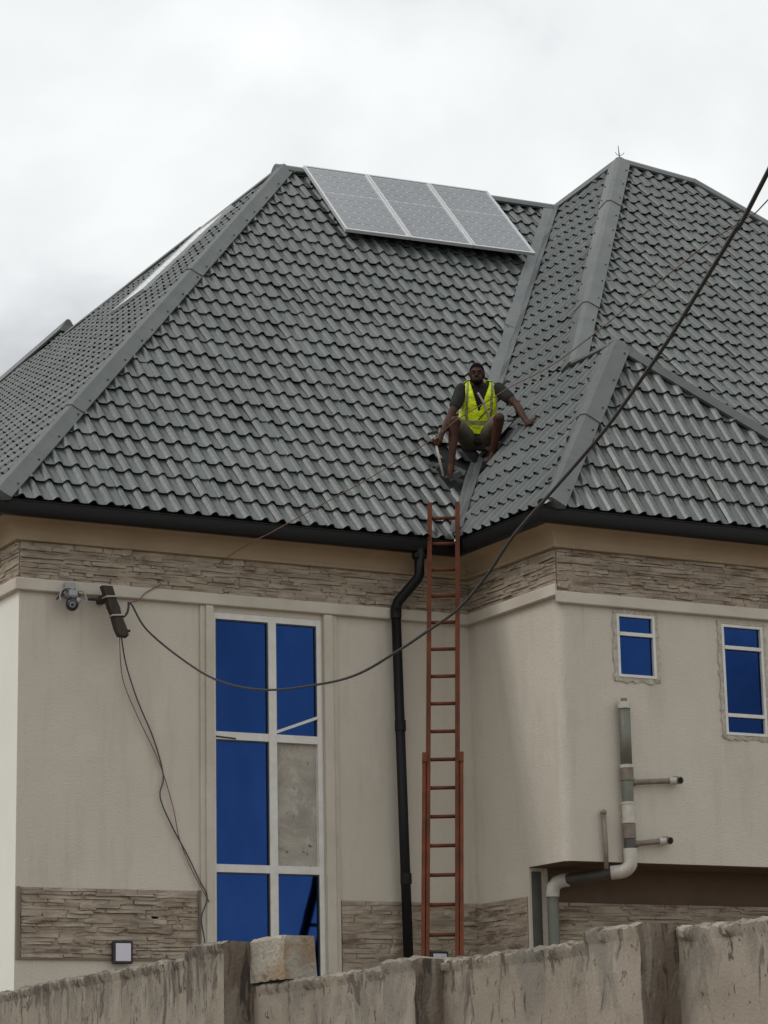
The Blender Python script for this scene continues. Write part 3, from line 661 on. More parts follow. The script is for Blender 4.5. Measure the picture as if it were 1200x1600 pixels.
# ------------------------------------------------------------------ solar panels
def panel(O, s, t, n, w, l, label, group):
    p = thing('solar_panel', label, 'solar panel', O, group); th = .04; fwid = .026
    fm = MB()
    fm.obox(O, s*w, t*fwid, n*th); fm.obox(O+t*(l-fwid), s*w, t*fwid, n*th); fm.obox(O+t*fwid, s*fwid, t*(l-2*fwid), n*th); fm.obox(O+t*fwid+s*(w-fwid), s*fwid, t*(l-2*fwid), n*th)
    fm.build('frame', 'alu', p)
    bs = MB(); bs.obox(O+s*fwid+t*fwid+n*.022, s*(w-2*fwid), t*(l-2*fwid), n*.010); bs.build('backsheet', 'back', p)
    cm = MB(); iw, il = w-2*fwid-.03, l-2*fwid-.05; nx, ny = 6, 10; cw, cl = iw/nx, (il-.02)/ny
    for i in range(nx):
        for j in range(ny):
            x0 = fwid+.015+i*cw+.003; y0 = fwid+.025+j*cl+.003+(.02 if j >= 6 else 0); x1, y1 = x0+cw-.006, y0+cl-.006; c = .02
            q = [(x0+c, y0), (x1-c, y0), (x1, y0+c), (x1, y1-c), (x1-c, y1), (x0+c, y1), (x0, y1-c), (x0, y0+c)]
            cm.add([O+s*a_+t*b_+n*.0335 for a_, b_ in q], [tuple(range(8))])
    tag(cm.build('solar_cells', 'cell', p), kind='stuff')
    for k in (.22, .78):
        rl = MB(); rl.obox(O+t*(l*k)-n*.05, s*w, t*.04, n*.048); rl.build('mounting_rail', 'dark_metal', p)
    lg = MB(); lg.obox(O+t*(l*.15)+s*(w*.5)-n*.12, s*.04, t*.04, n*.075); lg.build('foot', 'dark_metal', p)
    return p
sA = V((1, 0, 0)); tA_ = nA.cross(sA)
names = ['leftmost solar panel on the front roof slope, nearest the hip', 'middle solar panel of the three on the front roof slope', 'rightmost solar panel on the front roof slope, nearest the valley']
on_A = lambda x, y: V((x, y, ZE+(y+O_)*TP))
sP = (V((2.82, 0, 0))+tA_*.05+nA*.06).normalized(); tP = (tA_-sP*tA_.dot(sP)+sP*.03).normalized(); nP = sP.cross(tP).normalized()
for i in range(3): panel(on_A(5.47, 4.11)+sP*(.875*i)+nA*.10, sP, tP, nP, .865, 1.64, names[i], 'solar panels on the front slope')
sD = V((0, -1, 0)); tD = nD.cross(sD)
base = V((3.74, 6.88, 0)); base.z = ZE+(base.x+O_)*TP
panel(base+nD*.05, sD, tD, nD, .99, 1.72, 'lone solar panel seen edge on, on the left side slope behind the hip', None)

# ------------------------------------------------------------------ ladder
lad = thing('ladder', 'red oxide steel extension ladder leaning in the roof corner', 'ladder', (3.4, -2.0, 0))
LR = V((.882, -.471, 0)); kk = .29; LU = V((.471*kk, .882*kk, 1))+LR*.034; LT = V((4.175, -.39, 7.0))     # LT lies on the gutter edge
LN = LR.cross(LU.normalized())
def lp(z, x): return LT+LU*(z-7.0)+LR*x
def rail(x, z0, z1, w, dpt, mat):
    a = MB(); p, q = lp(z0, x), lp(z1, x); a.obox(p-LR*w/2-LN*dpt/2, LR*w, LN*dpt, q-p); return a.build('rail', mat, lad)
for x in (-.135, .135): rail(x, .5, 7.38, .044, .05, 'rust')
for x in (-.168, .168): rail(x, 0.02, 4.80, .044, .05, 'rail2')
z = 7.22; k = 0
while z > .25:
    hw = .118 if z > 4.75 else .15
    a = MB(); a.tube([lp(z, -hw)-LN*(.0 if z > 4.75 else .002), lp(z, hw)], .0175, 8); a.build('rung', 'rust', lad, True)
    z -= .272
for x in (-.168, .168):
    a = MB(); a.obox(lp(4.74, x)-LR*.024-LN*.035, LR*.048, LN*.07, LU*.09); a.build('bracket', 'rail2', lad)

# ------------------------------------------------------------------ wall lamps, camera, bracket
def lamp(x, z, label):
    l = thing('wall_lamp', label, 'lamp', (x, 0, z), 'square lamps on the front wall')
    a = MB(); a.box((x-.095, -.075, z-.10), (x+.095, -.03, z+.10), bev=.008); a.build('housing', 'lamp_body', l)
    a = MB(); a.box((x-.072, -.084, z-.078), (x+.072, -.0755, z+.078), bev=.003); a.build('diffuser', 'lamp_face', l)
    a = MB(); a.box((x-.05, -.03, z-.05), (x+.05, 0, z+.05)); a.build('mount', 'lamp_body', l)
lamp(.985, 3.035, 'square white-faced lamp on the left stone panel')
lamp(4.20, 2.98, 'square lamp behind the bottom of the red ladder')
cm = thing('security_camera', 'grey and black security camera with small lights under the left eave', 'camera', (.45, -.02, 6.18))
a = MB(); a.box((.40, -.10, 6.20), (.50, -.055, 6.33), bev=.008); a.build('mount', 'plastic_grey', cm)
a = MB(); a.box((.41, -.19, 6.18), (.495, -.09, 6.255), bev=.015); a.build('housing', 'plastic_grey', cm)
a = MB(); a.ball((.445, -.155, 6.12), .060, .060, .066, 14, 10); a.build('dome', 'plastic_dark', cm, True)
a = MB(); a.tube([(.43, -.20, 6.105), (.422, -.226, 6.099)], .026, 12); o = a.build('lens', 'plastic_grey', cm)
a = MB(); a.tube([(.423, -.222, 6.0995), (.4215, -.229, 6.0985)], .017, 12); a.build('lens_glass', 'plastic_dark', cm)
a = MB(); a.ball((.49, -.19, 6.15), .022, .022, .03); a.build('sensor', 'plastic_grey', cm, True)
for s_ in (-1, 1):
    a = MB(); a.tube(curve_pts([(.455+.05*s_, -.12, 6.24), (.455+.10*s_, -.14, 6.25), (.455+.125*s_, -.15, 6.19), (.455+.12*s_, -.16, 6.14)], 4), .008, 6); a.build('aerial', 'plastic_grey', cm)
a = MB(); a.tube(curve_pts([(.36, -.06, 6.20), (.33, -.065, 6.17), (.36, -.07, 6.21), (.42, -.08, 6.22)], 4), .007, 6); a.build('lead', 'plastic_dark', cm)
rnd = random.Random(31)
for k in range(4):
    c = V((.45+rnd.uniform(-.05, .06), -.11, 6.20)); R1 = rnd.uniform(.05, .10); ph = rnd.uniform(0, 6)
    pts = [c+V((R1*1.1*math.cos(ph+t)+rnd.uniform(-.012, .012), -.05*math.sin(t*.7)-.02, R1*.7*math.sin(ph+t)+rnd.uniform(-.012, .012))) for t in [5.2*i/9 for i in range(10)]]
    a = MB(); a.tube(curve_pts(pts, 3), .0055, 5); a.build('lead', ('plastic_dark', 'plastic_grey', 'timber', 'plastic_dark')[k], cm)
br = thing('timber_bracket', 'dark rotten timber bracket strapped with cables below the left eave', 'bracket', (.86, -.06, 6.05))
ax = V((.15, -.04, -.46)); bm_ = MB(); tp = V((.765, -.17, 6.305)); n_s = 7; rows = []
rnd = random.Random(9)
for i in range(n_s+1):
    t = i/n_s; c = tp+ax*t; w = .048*(1+rnd.uniform(-.12, .12)); d = .04
    dz = rnd.uniform(-.05, .05) if i == n_s else 0
    rows += [c+V((-w, -d, dz)), c+V((w, -d, rnd.uniform(-.04, .04) if i == n_s else 0)), c+V((w, d, -dz)), c+V((-w, d, 0))]
bm_.add(rows, [(i*4+j, i*4+(j+1) % 4, (i+1)*4+(j+1) % 4, (i+1)*4+j) for i in range(n_s) for j in range(4)]+[(3, 2, 1, 0), tuple(n_s*4+j for j in range(4))])
bm_.build('post', 'timber', br)
for t in (.25, .62):
    c = tp+ax*t; a = MB(); pts = [c+V((-.056, -.048, .01)), c+V((.056, -.048, .02)), c+V((.056, .048, .02)), c+V((-.056, .048, .01)), c+V((-.056, -.048, .01))]
    a.tube(pts, .008, 6); a.build('strap', 'cord', br)
a = MB(); a.tube([(.62, -.10, 6.19), (.80, -.14, 6.185)], .014, 8); a.build('arm', 'timber', br)
a = MB(); a.tube([(.90, -.18, 5.90), (.99, -.20, 5.905)], .012, 6); a.build('peg', 'timber', br)
a = MB(); a.tube(curve_pts([(.87, -.2, 6.02), (.92, -.22, 6.03), (.965, -.2, 6.08), (.985, -.18, 6.17)], 4), .012, 6); a.build('cable_tail', 'cable', br)
a = MB(); a.box((.74, -.13, 6.17), (.80, 0, 6.22)); a.build('block', 'timber', br)

# ------------------------------------------------------------------ cables
cab = [(.985, -.18, 6.165), (1.01, -0.2, 6.14), (1.088, -0.366, 5.888), (1.182, -1.006, 5.503), (1.244, -1.612, 5.237), (1.308, -2.364, 5.054), (1.344, -3.297, 4.961), (1.34, -3.969, 4.938), (1.284, -4.705, 4.989), (1.225, -5.26, 5.036), (1.148, -5.873, 5.092), (1.01, -6.521, 5.199), (0.837, -7.162, 5.323), (0.686, -7.821, 5.419), (0.54, -8.443, 5.501), (0.387, -9.049, 5.581), (0.205, -9.674, 5.674), (0.019, -10.277, 5.761), (-0.188, -10.886, 5.854), (-0.388, -11.46, 5.936), (-0.597, -12.021, 6.017), (-2.4, -16.6, 6.75), (-4.0, -21.5, 7.6)]
a = MB(); pts = curve_pts(cab, 6); a.tube(pts, [.0088+.0042*min(1, i/len(pts)*1.2) for i in range(len(pts))], 8)
tag(a.build('power_cable', 'cable', None, True), 'thick black power cable sagging from the left eave across the ladder', 'cable')
wi = [(1.949, -0.05, 6.64), (2.033, -0.149, 6.715), (2.2, -.33, 6.83), (2.338, -0.386, 6.905), (2.579, -0.777, 7.066), (2.779, -1.295, 7.201), (2.913, -1.852, 7.319), (2.989, -2.369, 7.41), (3.017, -2.722, 7.489), (3.039, -3.185, 7.53), (3.04, -3.614, 7.561), (3.011, -4.276, 7.554), (2.937, -4.979, 7.589), (2.821, -5.712, 7.617), (2.666, -6.465, 7.616), (2.433, -7.367, 7.573), (2.191, -8.15, 7.469), (2.052, -8.553, 7.433), (1.2, -11, 7.4), (-.8, -16.5, 7.6), (-2.6, -21.5, 8.0)]
a = MB(); a.tube(curve_pts(wi, 5), .005, 6); tag(a.build('thin_wire', 'wire_brown', None, True), 'thin brown wire rising from the gutter across the roof to the right', 'wire')
h1 = [(0.935, -.13, 5.85), (1.011, -0.06, 5.615), (1.137, -0.03, 5.299), (1.295, -0.03, 4.955), (1.39, -0.03, 4.627), (1.358, -0.03, 4.433), (1.472, -0.03, 4.177), (1.623, -0.03, 3.921), (1.736, -0.045, 3.693), (1.811, -0.055, 3.534), (1.754, -0.05, 3.349), (1.784, -0.06, 3.104), (1.79, -.06, 2.6)]
a = MB(); a.tube(curve_pts(h1, 5), .0065, 6); tag(a.build('hanging_wire', 'wire_thin', None, True), 'darker crooked wire hanging down the wall from the timber bracket', 'wire')
h2 = [(0.916, -.13, 5.86), (0.98, -0.05, 5.495), (1.138, -0.03, 5.152), (1.346, -0.03, 4.753), (1.484, -0.03, 4.351), (1.547, -0.03, 4.063), (1.673, -0.03, 3.778), (1.83, -0.06, 3.495)]
a = MB(); a.tube(curve_pts(h2, 5), .0042, 6); tag(a.build('hanging_wire', 'wire_brown', None, True), 'finer paler wire hanging beside the crooked wire down the wall', 'wire')
a = MB(); a.tube(curve_pts([(.98, -.16, 6.17), (1.12, -.08, 6.22), (1.2, -.07, 6.30), (1.32, -.065, 6.37), (1.36, -.05, 6.40)], 4), .005, 6); tag(a.build('hanging_wire', 'wire_brown', None, True), 'short thin wire stretched over the trim right of the bracket', 'wire')

# ------------------------------------------------------------------ boundary wall in front
FA = V((-3.513, -15.68, 0)); FB = V((-3.856, -10.38, 0)); FD = (FB-FA).normalized(); FN = V((-FD.y, FD.x, 0))
if FN.dot(CAM-FA) < 0: FN = -FN
fence = thing('boundary_wall', 'stained grey cement boundary wall with ragged top in the foreground', 'wall', FA)
prof_f = [(-6, 2.10), (-.5, 2.112), (.045, 2.113), (.453, 2.114), (.455, 2.112), (.87, 2.106), (1.09, 2.10), (1.712, 2.095), (1.9, 2.095), (2.243, 2.09), (2.6, 2.084), (2.978, 2.08), (3.02, 2.082), (3.021, 2.235), (3.29, 2.243), (3.42, 2.218), (3.49, 2.212), (4.2, 2.196), (4.826, 2.186), (5.34, 2.160), (7, 2.13), (12, 2.1)]
def ftop(u):
    for (a0, b0), (a1, b1) in zip(prof_f, prof_f[1:]):
        if a0 <= u <= a1: return b0+(b1-b0)*(u-a0)/(a1-a0)
    return 2.1
def rough(u, z, s=1.0): return s*(.006*noise.noise(V((u*9, z*9, 1)))+.004*noise.noise(V((u*31, z*31, 4))))
def slab(name, us, topf, front, thick, mat, zs_n=26, z0=0.0, jag=1.0, chip=1.0):
    mb = MB(); vv = []; nz = zs_n; k = nz+5
    for u in us:
        tz = topf(u); j = jag*(.010*noise.noise(V((u*7, 3, 0)))+.010*noise.noise(V((u*24, 7, 0)))+.010*noise.noise(V((u*60, 9, 0)))+.006*noise.noise(V((u*140, 9, 3))))
        p = FA+FD*u
        for i in range(nz):
            z = z0+(tz-.045-z0)*(1-(1-i/(nz-1))**2.2)
            vv.append(p+FN*(front+rough(u, z))+V((0, 0, z)))
        lip = chip*(.012*max(0, noise.noise(V((u*11, 2, 5)))+.35)+.016*abs(noise.noise(V((u*42, 5, 5))))+.008*abs(noise.noise(V((u*120, 5, 8)))))
        vv.append(p+FN*(front+lip)+V((0, 0, tz-.03+j*.6+.014*noise.noise(V((u*34, 1, 1)))+.010*noise.noise(V((u*90, 1, 1))))))
        vv.append(p+FN*(front+lip*1.1)+V((0, 0, tz-.012+j)))
        vv.append(p+FN*(front-.02)+V((0, 0, tz+j)))
        vv.append(p+FN*(front-thick+.02)+V((0, 0, tz+j*.7-.004)))
        vv.append(p+FN*(front-thick)+V((0, 0, z0)))
    ff = [(i*k+j, (i+1)*k+j, (i+1)*k+j+1, i*k+j+1) for i in range(len(us)-1) for j in range(k-1)]
    ff += [tuple(range(k)), tuple((len(us)-1)*k+j for j in range(k-1, -1, -1))]
    mb.add(vv, ff); o = mb.build(name, mat, fence, True)
    bm = bmesh.new(); bm.from_mesh(o.data); bmesh.ops.recalc_face_normals(bm, faces=bm.faces); bm.to_mesh(o.data); bm.free()
    o.data.set_sharp_from_angle(angle=math.radians(50)); return o
def rng(a, b, st): n = max(2, int((b-a)/st)); return [a+(b-a)*i/n for i in range(n+1)]
slab('wall_panel', rng(-6, -.4, .1)+rng(-.38, .453, .008), ftop, 0, .16, 'fence')
slab('wall_panel', rng(.455, 1.711, .008), ftop, .002, .16, 'fence')
slab('wall_panel', rng(1.713, 3.018, .008), ftop, -.002, .16, 'fence')
slab('wall_panel', rng(3.022, 5.6, .008)+rng(5.65, 12, .1), ftop, .001, .16, 'fence')
def pillar(u0, u1, pr, hgt):
    us = rng(u0, u1, .012); o = slab('pillar', us, lambda u: hgt(u), pr, pr+.02, 'fence', jag=.8)
    # the side that faces along the wall gets a darker, blotchier render
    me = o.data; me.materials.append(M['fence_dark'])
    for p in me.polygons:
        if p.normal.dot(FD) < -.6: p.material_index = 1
    return o
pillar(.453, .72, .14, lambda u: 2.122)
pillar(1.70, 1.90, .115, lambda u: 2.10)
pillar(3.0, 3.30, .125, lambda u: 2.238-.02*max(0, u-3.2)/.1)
# the loose block left standing by the first pillar
blk = MB(); bu0, bu1 = 2.745, 2.998; zt = 2.245
rr_ = random.Random(3); cells = 10; vv = []
for i in range(cells+1):
    u = bu0+(bu1-bu0)*i/cells; p = FA+FD*u
    for j, (fo, zz) in enumerate(((.012, 2.085), (.014, 2.12), (.012, 2.18), (.012, zt-.012), (-.0, zt), (-.12, zt-.002), (-.13, 2.085))):
        vv.append(p+FN*(fo+rr_.uniform(-.004, .004))+V((0, 0, zz+rr_.uniform(-.004, .004))))
blk.add(vv, [(i*7+j, (i+1)*7+j, (i+1)*7+(j+1) % 7, i*7+(j+1) % 7) for i in range(cells) for j in range(7)]+[tuple(range(7)), tuple(cells*7+j for j in range(6, -1, -1))])
o = blk.build('concrete_block', 'block', None); bm = bmesh.new(); bm.from_mesh(o.data); bmesh.ops.recalc_face_normals(bm, faces=bm.faces); bm.to_mesh(o.data); bm.free()
tag(o, 'pale cement block with brown stained end lying on the boundary wall', 'concrete block')

fence['kind'] = 'thing'
# ------------------------------------------------------------------ the worker on the roof
FW_ = V((-.471, -.882, 0)); RI = V((.882, -.471, 0)); ZZ = V((0, 0, 1))      # facing the street; image right; up
J = {'pelvis': (5.22, 0.691, 8.372), 'spine': (5.202, 0.613, 8.529), 'chest': (5.166, 0.512, 8.718), 'neck0': (5.135, 0.464, 8.873), 'head0': (5.099, 0.426, 8.914), 'headc': (5.06, 0.381, 8.986),
     'rsh': (4.972, 0.54, 8.833), 'rel': (4.829, 0.543, 8.538), 'rwr': (4.635, 0.398, 8.292), 'rha': (4.582, 0.4, 8.22), 'lsh': (5.302, 0.362, 8.832), 'lel': (5.407, 0.202, 8.646), 'lwr': (5.395, -0.016, 8.394), 'lha': (5.419, -0.061, 8.338),
     'rhip': (5.149, 0.715, 8.342), 'rkn': (4.796, 0.41, 8.447), 'ran': (4.769, 0.451, 7.997), 'rto': (4.738, 0.429, 7.882), 'lhip': (5.283, 0.643, 8.339), 'lkn': (5.195, 0.189, 8.47), 'lan': (5.225, 0.399, 8.146), 'lto': (5.158, 0.343, 8.052)}
J = {k: V(v) for k, v in J.items()}
for k in ('pelvis', 'rhip', 'lhip'): J[k] += f*.07
for k in ('spine', 'chest', 'neck0', 'head0', 'headc', 'rsh', 'lsh'): J[k] += f*.04
man = thing('person', 'person in yellow hi-vis vest and shorts sitting in the roof valley', 'person', J['pelvis']-V((0, 0, .14)))
def capsule(mb, p, r0_, q, r1_, n=12):
    p, q = V(p), V(q); d = (q-p).normalized(); pts = []; rads = []
    for k in range(5): t = math.pi/2*(1-k/4); pts.append(p-d*r0_*math.sin(t)); rads.append(max(.0008, r0_*math.cos(t)))
    for k in range(5): t = math.pi/2*k/4; pts.append(q+d*r1_*math.sin(t)); rads.append(max(.0008, r1_*math.cos(t)))
    mb.tube(pts, rads, n)
def limb(mb, chain):
    for (p, a_), (q, b_) in zip(chain, chain[1:]): capsule(mb, p, a_, q, b_)
def skin_over(mb, name, mat, voxel, it=4, parent=man):
    """fuse the overlapping volumes into one continuous surface"""
    o0 = origin(parent); me = bpy.data.meshes.new(name+'_raw'); me.from_pydata([tuple(v-o0) for v in mb.v], [], mb.f)
    bm = bmesh.new(); bm.from_mesh(me); bmesh.ops.recalc_face_normals(bm, faces=bm.faces); bm.to_mesh(me); bm.free()
    tmp = bpy.data.objects.new(name+'_raw', me); C.objects.link(tmp)
    r_ = tmp.modifiers.new('r', 'REMESH'); r_.mode = 'VOXEL'; r_.voxel_size = voxel
    sm = tmp.modifiers.new('s', 'SMOOTH'); sm.factor = .5; sm.iterations = it
    bpy.context.view_layer.update(); ev = tmp.evaluated_get(bpy.context.evaluated_depsgraph_get())
    res = bpy.data.meshes.new_from_object(ev); bpy.data.objects.remove(tmp); res.materials.clear()
    return link(name, res, mat, parent, True)
tup = (J['neck0']-J['pelvis']).normalized(); tri = (RI-tup*RI.dot(tup)).normalized(); tfw = tri.cross(tup); tfw = tfw if tfw.dot(FW_) > 0 else -tfw
body = MB(); sh = MB(); so = MB()
pel, neck = J['pelvis'], J['neck0']; TLn = (neck-pel).length
tor = lambda t, x=0, y=0: pel+tup*(TLn*t)+tri*x+tfw*y
for s_ in (-1, 1):
    capsule(body, tor(0, .052*s_), .118, tor(.35, .045*s_), .105); capsule(body, tor(.35, .045*s_), .105, tor(.78, .06*s_), .108)
    capsule(sh, tor(.1, .05*s_), .125, tor(.4, .047*s_), .118); capsule(sh, tor(.4, .047*s_), .118, tor(.80, .064*s_), .118)
    capsule(so, tor(0, .055*s_), .130, tor(.16, .05*s_), .128)
limb(body, [(tor(.82), .085), (neck, .062), (J['head0'], .054), (J['headc']-ZZ*.01, .05)]); capsule(sh, tor(.86), .08, tor(1.0), .068)
for sd, s_ in (('r', -1), ('l', 1)):
    shd, el_, wr, hd, hip, kn, an, to = (J[sd+k] for k in ('sh', 'el', 'wr', 'ha', 'hip', 'kn', 'an', 'to'))
    limb(body, [(tor(.86, .07*s_), .075), (shd, .062), (shd.lerp(el_, .45), .05), (el_, .040), (el_.lerp(wr, .3), .042), (wr, .0265)])
    limb(sh, [(tor(.86, .06*s_), .088), (shd, .075), (shd.lerp(el_, .58), .066)])
    limb(body, [(hip, .09), (hip.lerp(kn, .5), .074), (kn, .054), (kn.lerp(an, .12)-FW_*.01, .053), (kn.lerp(an, .34)-FW_*.022, .055), (kn.lerp(an, .7), .040), (an, .034)])
    limb(so, [(hip, .105), (hip.lerp(kn, .45), .092), (hip.lerp(kn, .82), .080)])
    heel = an-ZZ*.03-FW_*.03
    limb(body, [(an, .034), (heel, .032)]); limb(body, [(an-ZZ*.01, .034), (an.lerp(to, .6), .034), (to, .026)]); limb(body, [(heel, .03), (to, .026)])
    fd = (to-an); fd.z *= .6; fd.normalize(); fs_ = fd.cross(ZZ).normalized()
    for k in range(5): capsule(body, to+fs_*(.012*(k-2)), .012, to+fs_*(.0155*(k-2))+fd*(.035-.004*abs(k-1.2)), .0095-.0008*abs(k-1), 8)
# hands
hd, wr = J['rha'], J['rwr']; stk0, stk1 = V((4.535, .375, 8.245)), V((4.655, .425, 7.86)); sax = (stk1-stk0).normalized()
gp = stk0+sax*.055; side = (wr-gp); side = (side-sax*side.dot(sax)).normalized(); ot = sax.cross(side)
palm = gp+side*.034
limb(body, [(wr, .0265), (palm+side*.03, .026), (palm, .024)]); capsule(body, palm-sax*.026, .019, palm+sax*.028, .019)
for k in range(4):
    b0 = gp+sax*(-.028+.019*k); rr2 = .027
    ar = [b0+(side*math.cos(t)+ot*math.sin(t))*rr2 for t in (.15, .9, 1.8, 2.75, 3.5)][:5 if k < 3 else 4]
    limb(body, [(p, .0095-.0005*i-.0006*(k == 3)) for i, p in enumerate(ar)])
limb(body, [(palm-sax*.02, .013), (gp+side*.014-ot*.026-sax*.024, .0105), (gp-side*.012-ot*.024-sax*.014, .0095)])
hd, wr = J['lha'], J['lwr']; fdn = (hd-wr).normalized(); fdn = (RI*.75-ZZ*.42+FW_*.25); fdn = (fdn-nB*fdn.dot(nB)).normalized(); fsd = nB.cross(fdn)
zpl = lambda p: p-nB*((p-V((XB-O_, 0, ZE))).dot(nB)-.062)
ph = zpl(hd); limb(body, [(wr, .0265), (ph-fdn*.01+nB*.012, .024)])
for k in (-1.5, -.5, .5, 1.5): capsule(body, ph-fdn*.015+fsd*(.012*k), .018, ph+fdn*.045+fsd*(.0165*k), .0135)
for k, L in ((-1.5, .062), (-.5, .078), (.5, .082), (1.5, .07)):
    r1_ = ph+fdn*.05+fsd*(.018*k); dd = (fdn+fsd*(.22*k)).normalized()
    limb(body, [(r1_, .0105), (r1_+dd*L*.5+nB*.010, .0098), (r1_+dd*L, .0082)])
limb(body, [(ph+fsd*.02, .014), (ph+fsd*.055+fdn*.025, .011), (ph+fsd*.07+fdn*.06, .009)])
# head, turned slightly down towards the street
hc = J['headc']-ZZ*.012; hf = (FW_*.97-ZZ*.22+RI*-.08).normalized(); hr = (RI-hf*RI.dot(hf)).normalized(); hu = hr.cross(hf); hu = hu if hu.z > 0 else -hu
HM = Matrix((hr, hf, hu)).transposed()
def hp(x, y, z): return hc+hr*x+hf*y+hu*z
body.ball(hp(0, -.012, .022), .074, .092, .088, 20, 14, mat=HM); body.ball(hp(0, .022, -.045), .058, .066, .068, 16, 12, mat=HM)
body.ball(hp(0, .055, -.085), .032, .03, .026, 12, 8, mat=HM); body.ball(hp(0, .072, .028), .05, .018, .014, 12, 8, mat=HM)
limb(body, [(hp(0, .082, .02), .010), (hp(0, .096, -.018), .0135)])
for x in (-1, 1):
    body.ball(hp(.013*x, .09, -.022), .009, .009, .008, 8, 6, mat=HM); body.ball(hp(.074*x, -.008, -.002), .011, .020, .03, 8, 8, mat=HM); body.ball(hp(.034*x, .046, -.03), .024, .018, .022, 10, 8, mat=HM)
for z, r_ in ((-.052, .0085), (-.064, .0095)): limb(body, [(hp(-.022, .074, z), r_*.6), (hp(0, .083, z), r_), (hp(.022, .074, z), r_*.6)])
skin_over(body, 'body', 'skin', .006, 3)
skin_over(sh, 'shirt', 'shirt', .011, 5); skin_over(so, 'shorts', 'shorts', .010, 4)
for x in (-1, 1):
    a = MB(); a.ball(hp(.031*x, .0735, .006), .0105, .008, .0042, 10, 8, mat=HM); e_ = a.build('eye', 'eye', man, True)
    a = MB(); a.ball(hp(.031*x, .0825, .005), .0062, .004, .0062, 8, 6, mat=HM); a.build('iris', 'plastic_dark', e_, True)
    a = MB(); limb(a, [(hp(.016*x, .088, .024), .0035), (hp(.034*x, .086, .029), .0045), (hp(.05*x, .076, .024), .003)]); a.build('eyebrow', 'hair', man, True)
hv = []; hfc = []; nu, nv = 28, 14
for j in range(nv+1):
    for i in range(nu):
        th = 2*math.pi*i/nu; front = max(0, math.sin(th)); lim = math.radians(68+60*(1-front)**.7) if front > 0 else math.radians(128)
        lim = math.radians(58)*front**.6+math.radians(118)*(1-front**.6)
        p_ = lim*j/nv; wv = 1+.012*noise.noise(V((th*5, p_*9, 0)))
        hv.append(hp(.0772*math.sin(p_)*math.cos(th)*wv, -.012+.0952*math.sin(p_)*math.sin(th)*wv, .022+.0925*math.cos(p_)*wv))
for j in range(nv):
    for i in range(nu): hfc.append((j*nu+i, (j+1)*nu+i, (j+1)*nu+(i+1) % nu, j*nu+(i+1) % nu))
obj('hair', hv, hfc, 'hair', man, True)
bd = MB(); bd.ball(hp(0, .030, -.082), .054, .062, .034, 16, 10, mat=HM)
for x in (-1, 1): limb(bd, [(hp(.058*x, .02, -.03), .012), (hp(.05*x, .035, -.07), .016), (hp(.02*x, .07, -.092), .016)])
limb(bd, [(hp(-.024, .076, -.043), .005), (hp(0, .084, -.041), .006), (hp(.024, .076, -.043), .005)])
skin_over(bd, 'beard', 'hair', .007, 2)
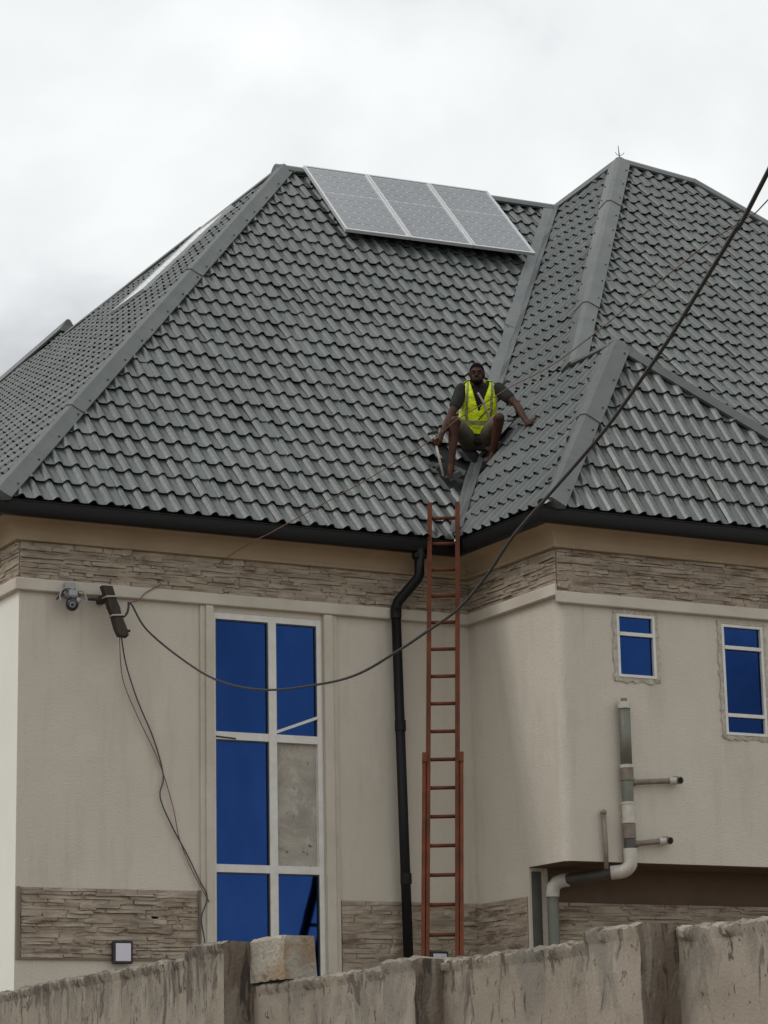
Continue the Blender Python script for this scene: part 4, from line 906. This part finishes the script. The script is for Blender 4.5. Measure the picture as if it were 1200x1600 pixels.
# vest: an open-fronted shell with armholes, reflective strips and pale piping
rows = [(.03, .20, .158), (.15, .20, .158), (.30, .198, .158), (.45, .196, .156), (.60, .202, .154), (.74, .208, .154), (.85, .208, .146), (.93, .204, .134), (1.0, .194, .110), (1.06, .176, .08), (1.11, .15, .035)]
def row(t):
    for (a0, *A_), (b0, *B_) in zip(rows, rows[1:]):
        if a0 <= t <= b0: k = (t-a0)/(b0-a0); return [A_[i]+(B_[i]-A_[i])*k for i in (0, 1)]
    return rows[-1][1:]
nr, nt_ = 84, 160; vv = []; inf = []
for i in range(nr+1):
    t = .17+.93*i/nr; hw, hd_ = row(min(t, 1.0999))
    for k in range(nt_):
        th = 2*math.pi*k/nt_; cx, cy = math.cos(th), math.sin(th); ex = .82
        x = hw*math.copysign(abs(cx)**ex, cx); y = hd_*math.copysign(abs(cy)**ex, cy)
        w_ = .011*noise.noise(V((x*16, t*9, y*16)))+.006*noise.noise(V((x*34, t*24, y*30)))
        vv.append(tor(t, x*(1+w_*5), y*(1+w_*6))); inf.append((t, x, y))
ff = []; fm = []
for i in range(nr):
    for k in range(nt_):
        q = (i*nt_+k, i*nt_+(k+1) % nt_, (i+1)*nt_+(k+1) % nt_, (i+1)*nt_+k); t, x, y = [sum(inf[j][c] for j in q)/4 for c in range(3)]
        hw = row(t)[0]
        if t > .60 and abs(x) > hw*(.95-.09*(t-.60)/.4) and abs(y) < .09: continue
        if t > .95 and abs(x) < .066: continue
        if y > 0 and t > .58 and abs(x) < .004+.072*((t-.58)/.38): continue
        m_ = 0
        if .33 < t < .41: m_ = 1
        elif y > 0 and t > .41 and .112 < abs(x) < .140: m_ = 1
        elif y > 0 and t > .50 and abs(x) > .178: m_ = 2
        elif .315 < t <= .33 or .41 <= t < .425: m_ = 2 if noise.noise(V((x*20, t*9, 2))) > .15 else 0
        elif y > 0 and abs(x) < .006: m_ = 1
        ff.append(q); fm.append(m_)
vest = obj('vest', vv, ff, ('vest', 'band', 'band_light'), man, True, fm)
sd_ = vest.modifiers.new('t', 'SOLIDIFY'); sd_.thickness = .005; sd_.offset = 1
a = MB(); pts = curve_pts([tor(.93, -.02, .135), tor(.75, .045, .158), tor(.55, .095, .162), tor(.38, .13, .150)], 5); a.tube(pts, .012, 6); a.build('strap', 'cord', man, True)
a = MB(); pts = curve_pts([tor(.44, .0, .163), tor(.55, .05, .168), tor(.66, .11, .158)], 5); a.tube(pts, .007, 6); a.build('strap', 'plastic_dark', man, True)
a = MB(); a.ball(tor(.02, .01, .15), .055, .04, .035, 14, 10); a.build('waist_pouch', 'shirt', man, True)
tool = thing('hammer', 'pale handled hammer held by the person on the roof', 'hammer', stk1)
a = MB(); a.tube([stk0-sax*.02, stk1], [.011, .013], 10); a.build('handle', 'stick', tool, True)
hx = (RI-sax*RI.dot(sax)).normalized(); hm = MB(); hm.obox(stk0-sax*.055-hx*.06-hx.cross(sax)*.014, hx*.11, hx.cross(sax)*.028, sax*.03); hm.build('head', 'dark_metal', tool)
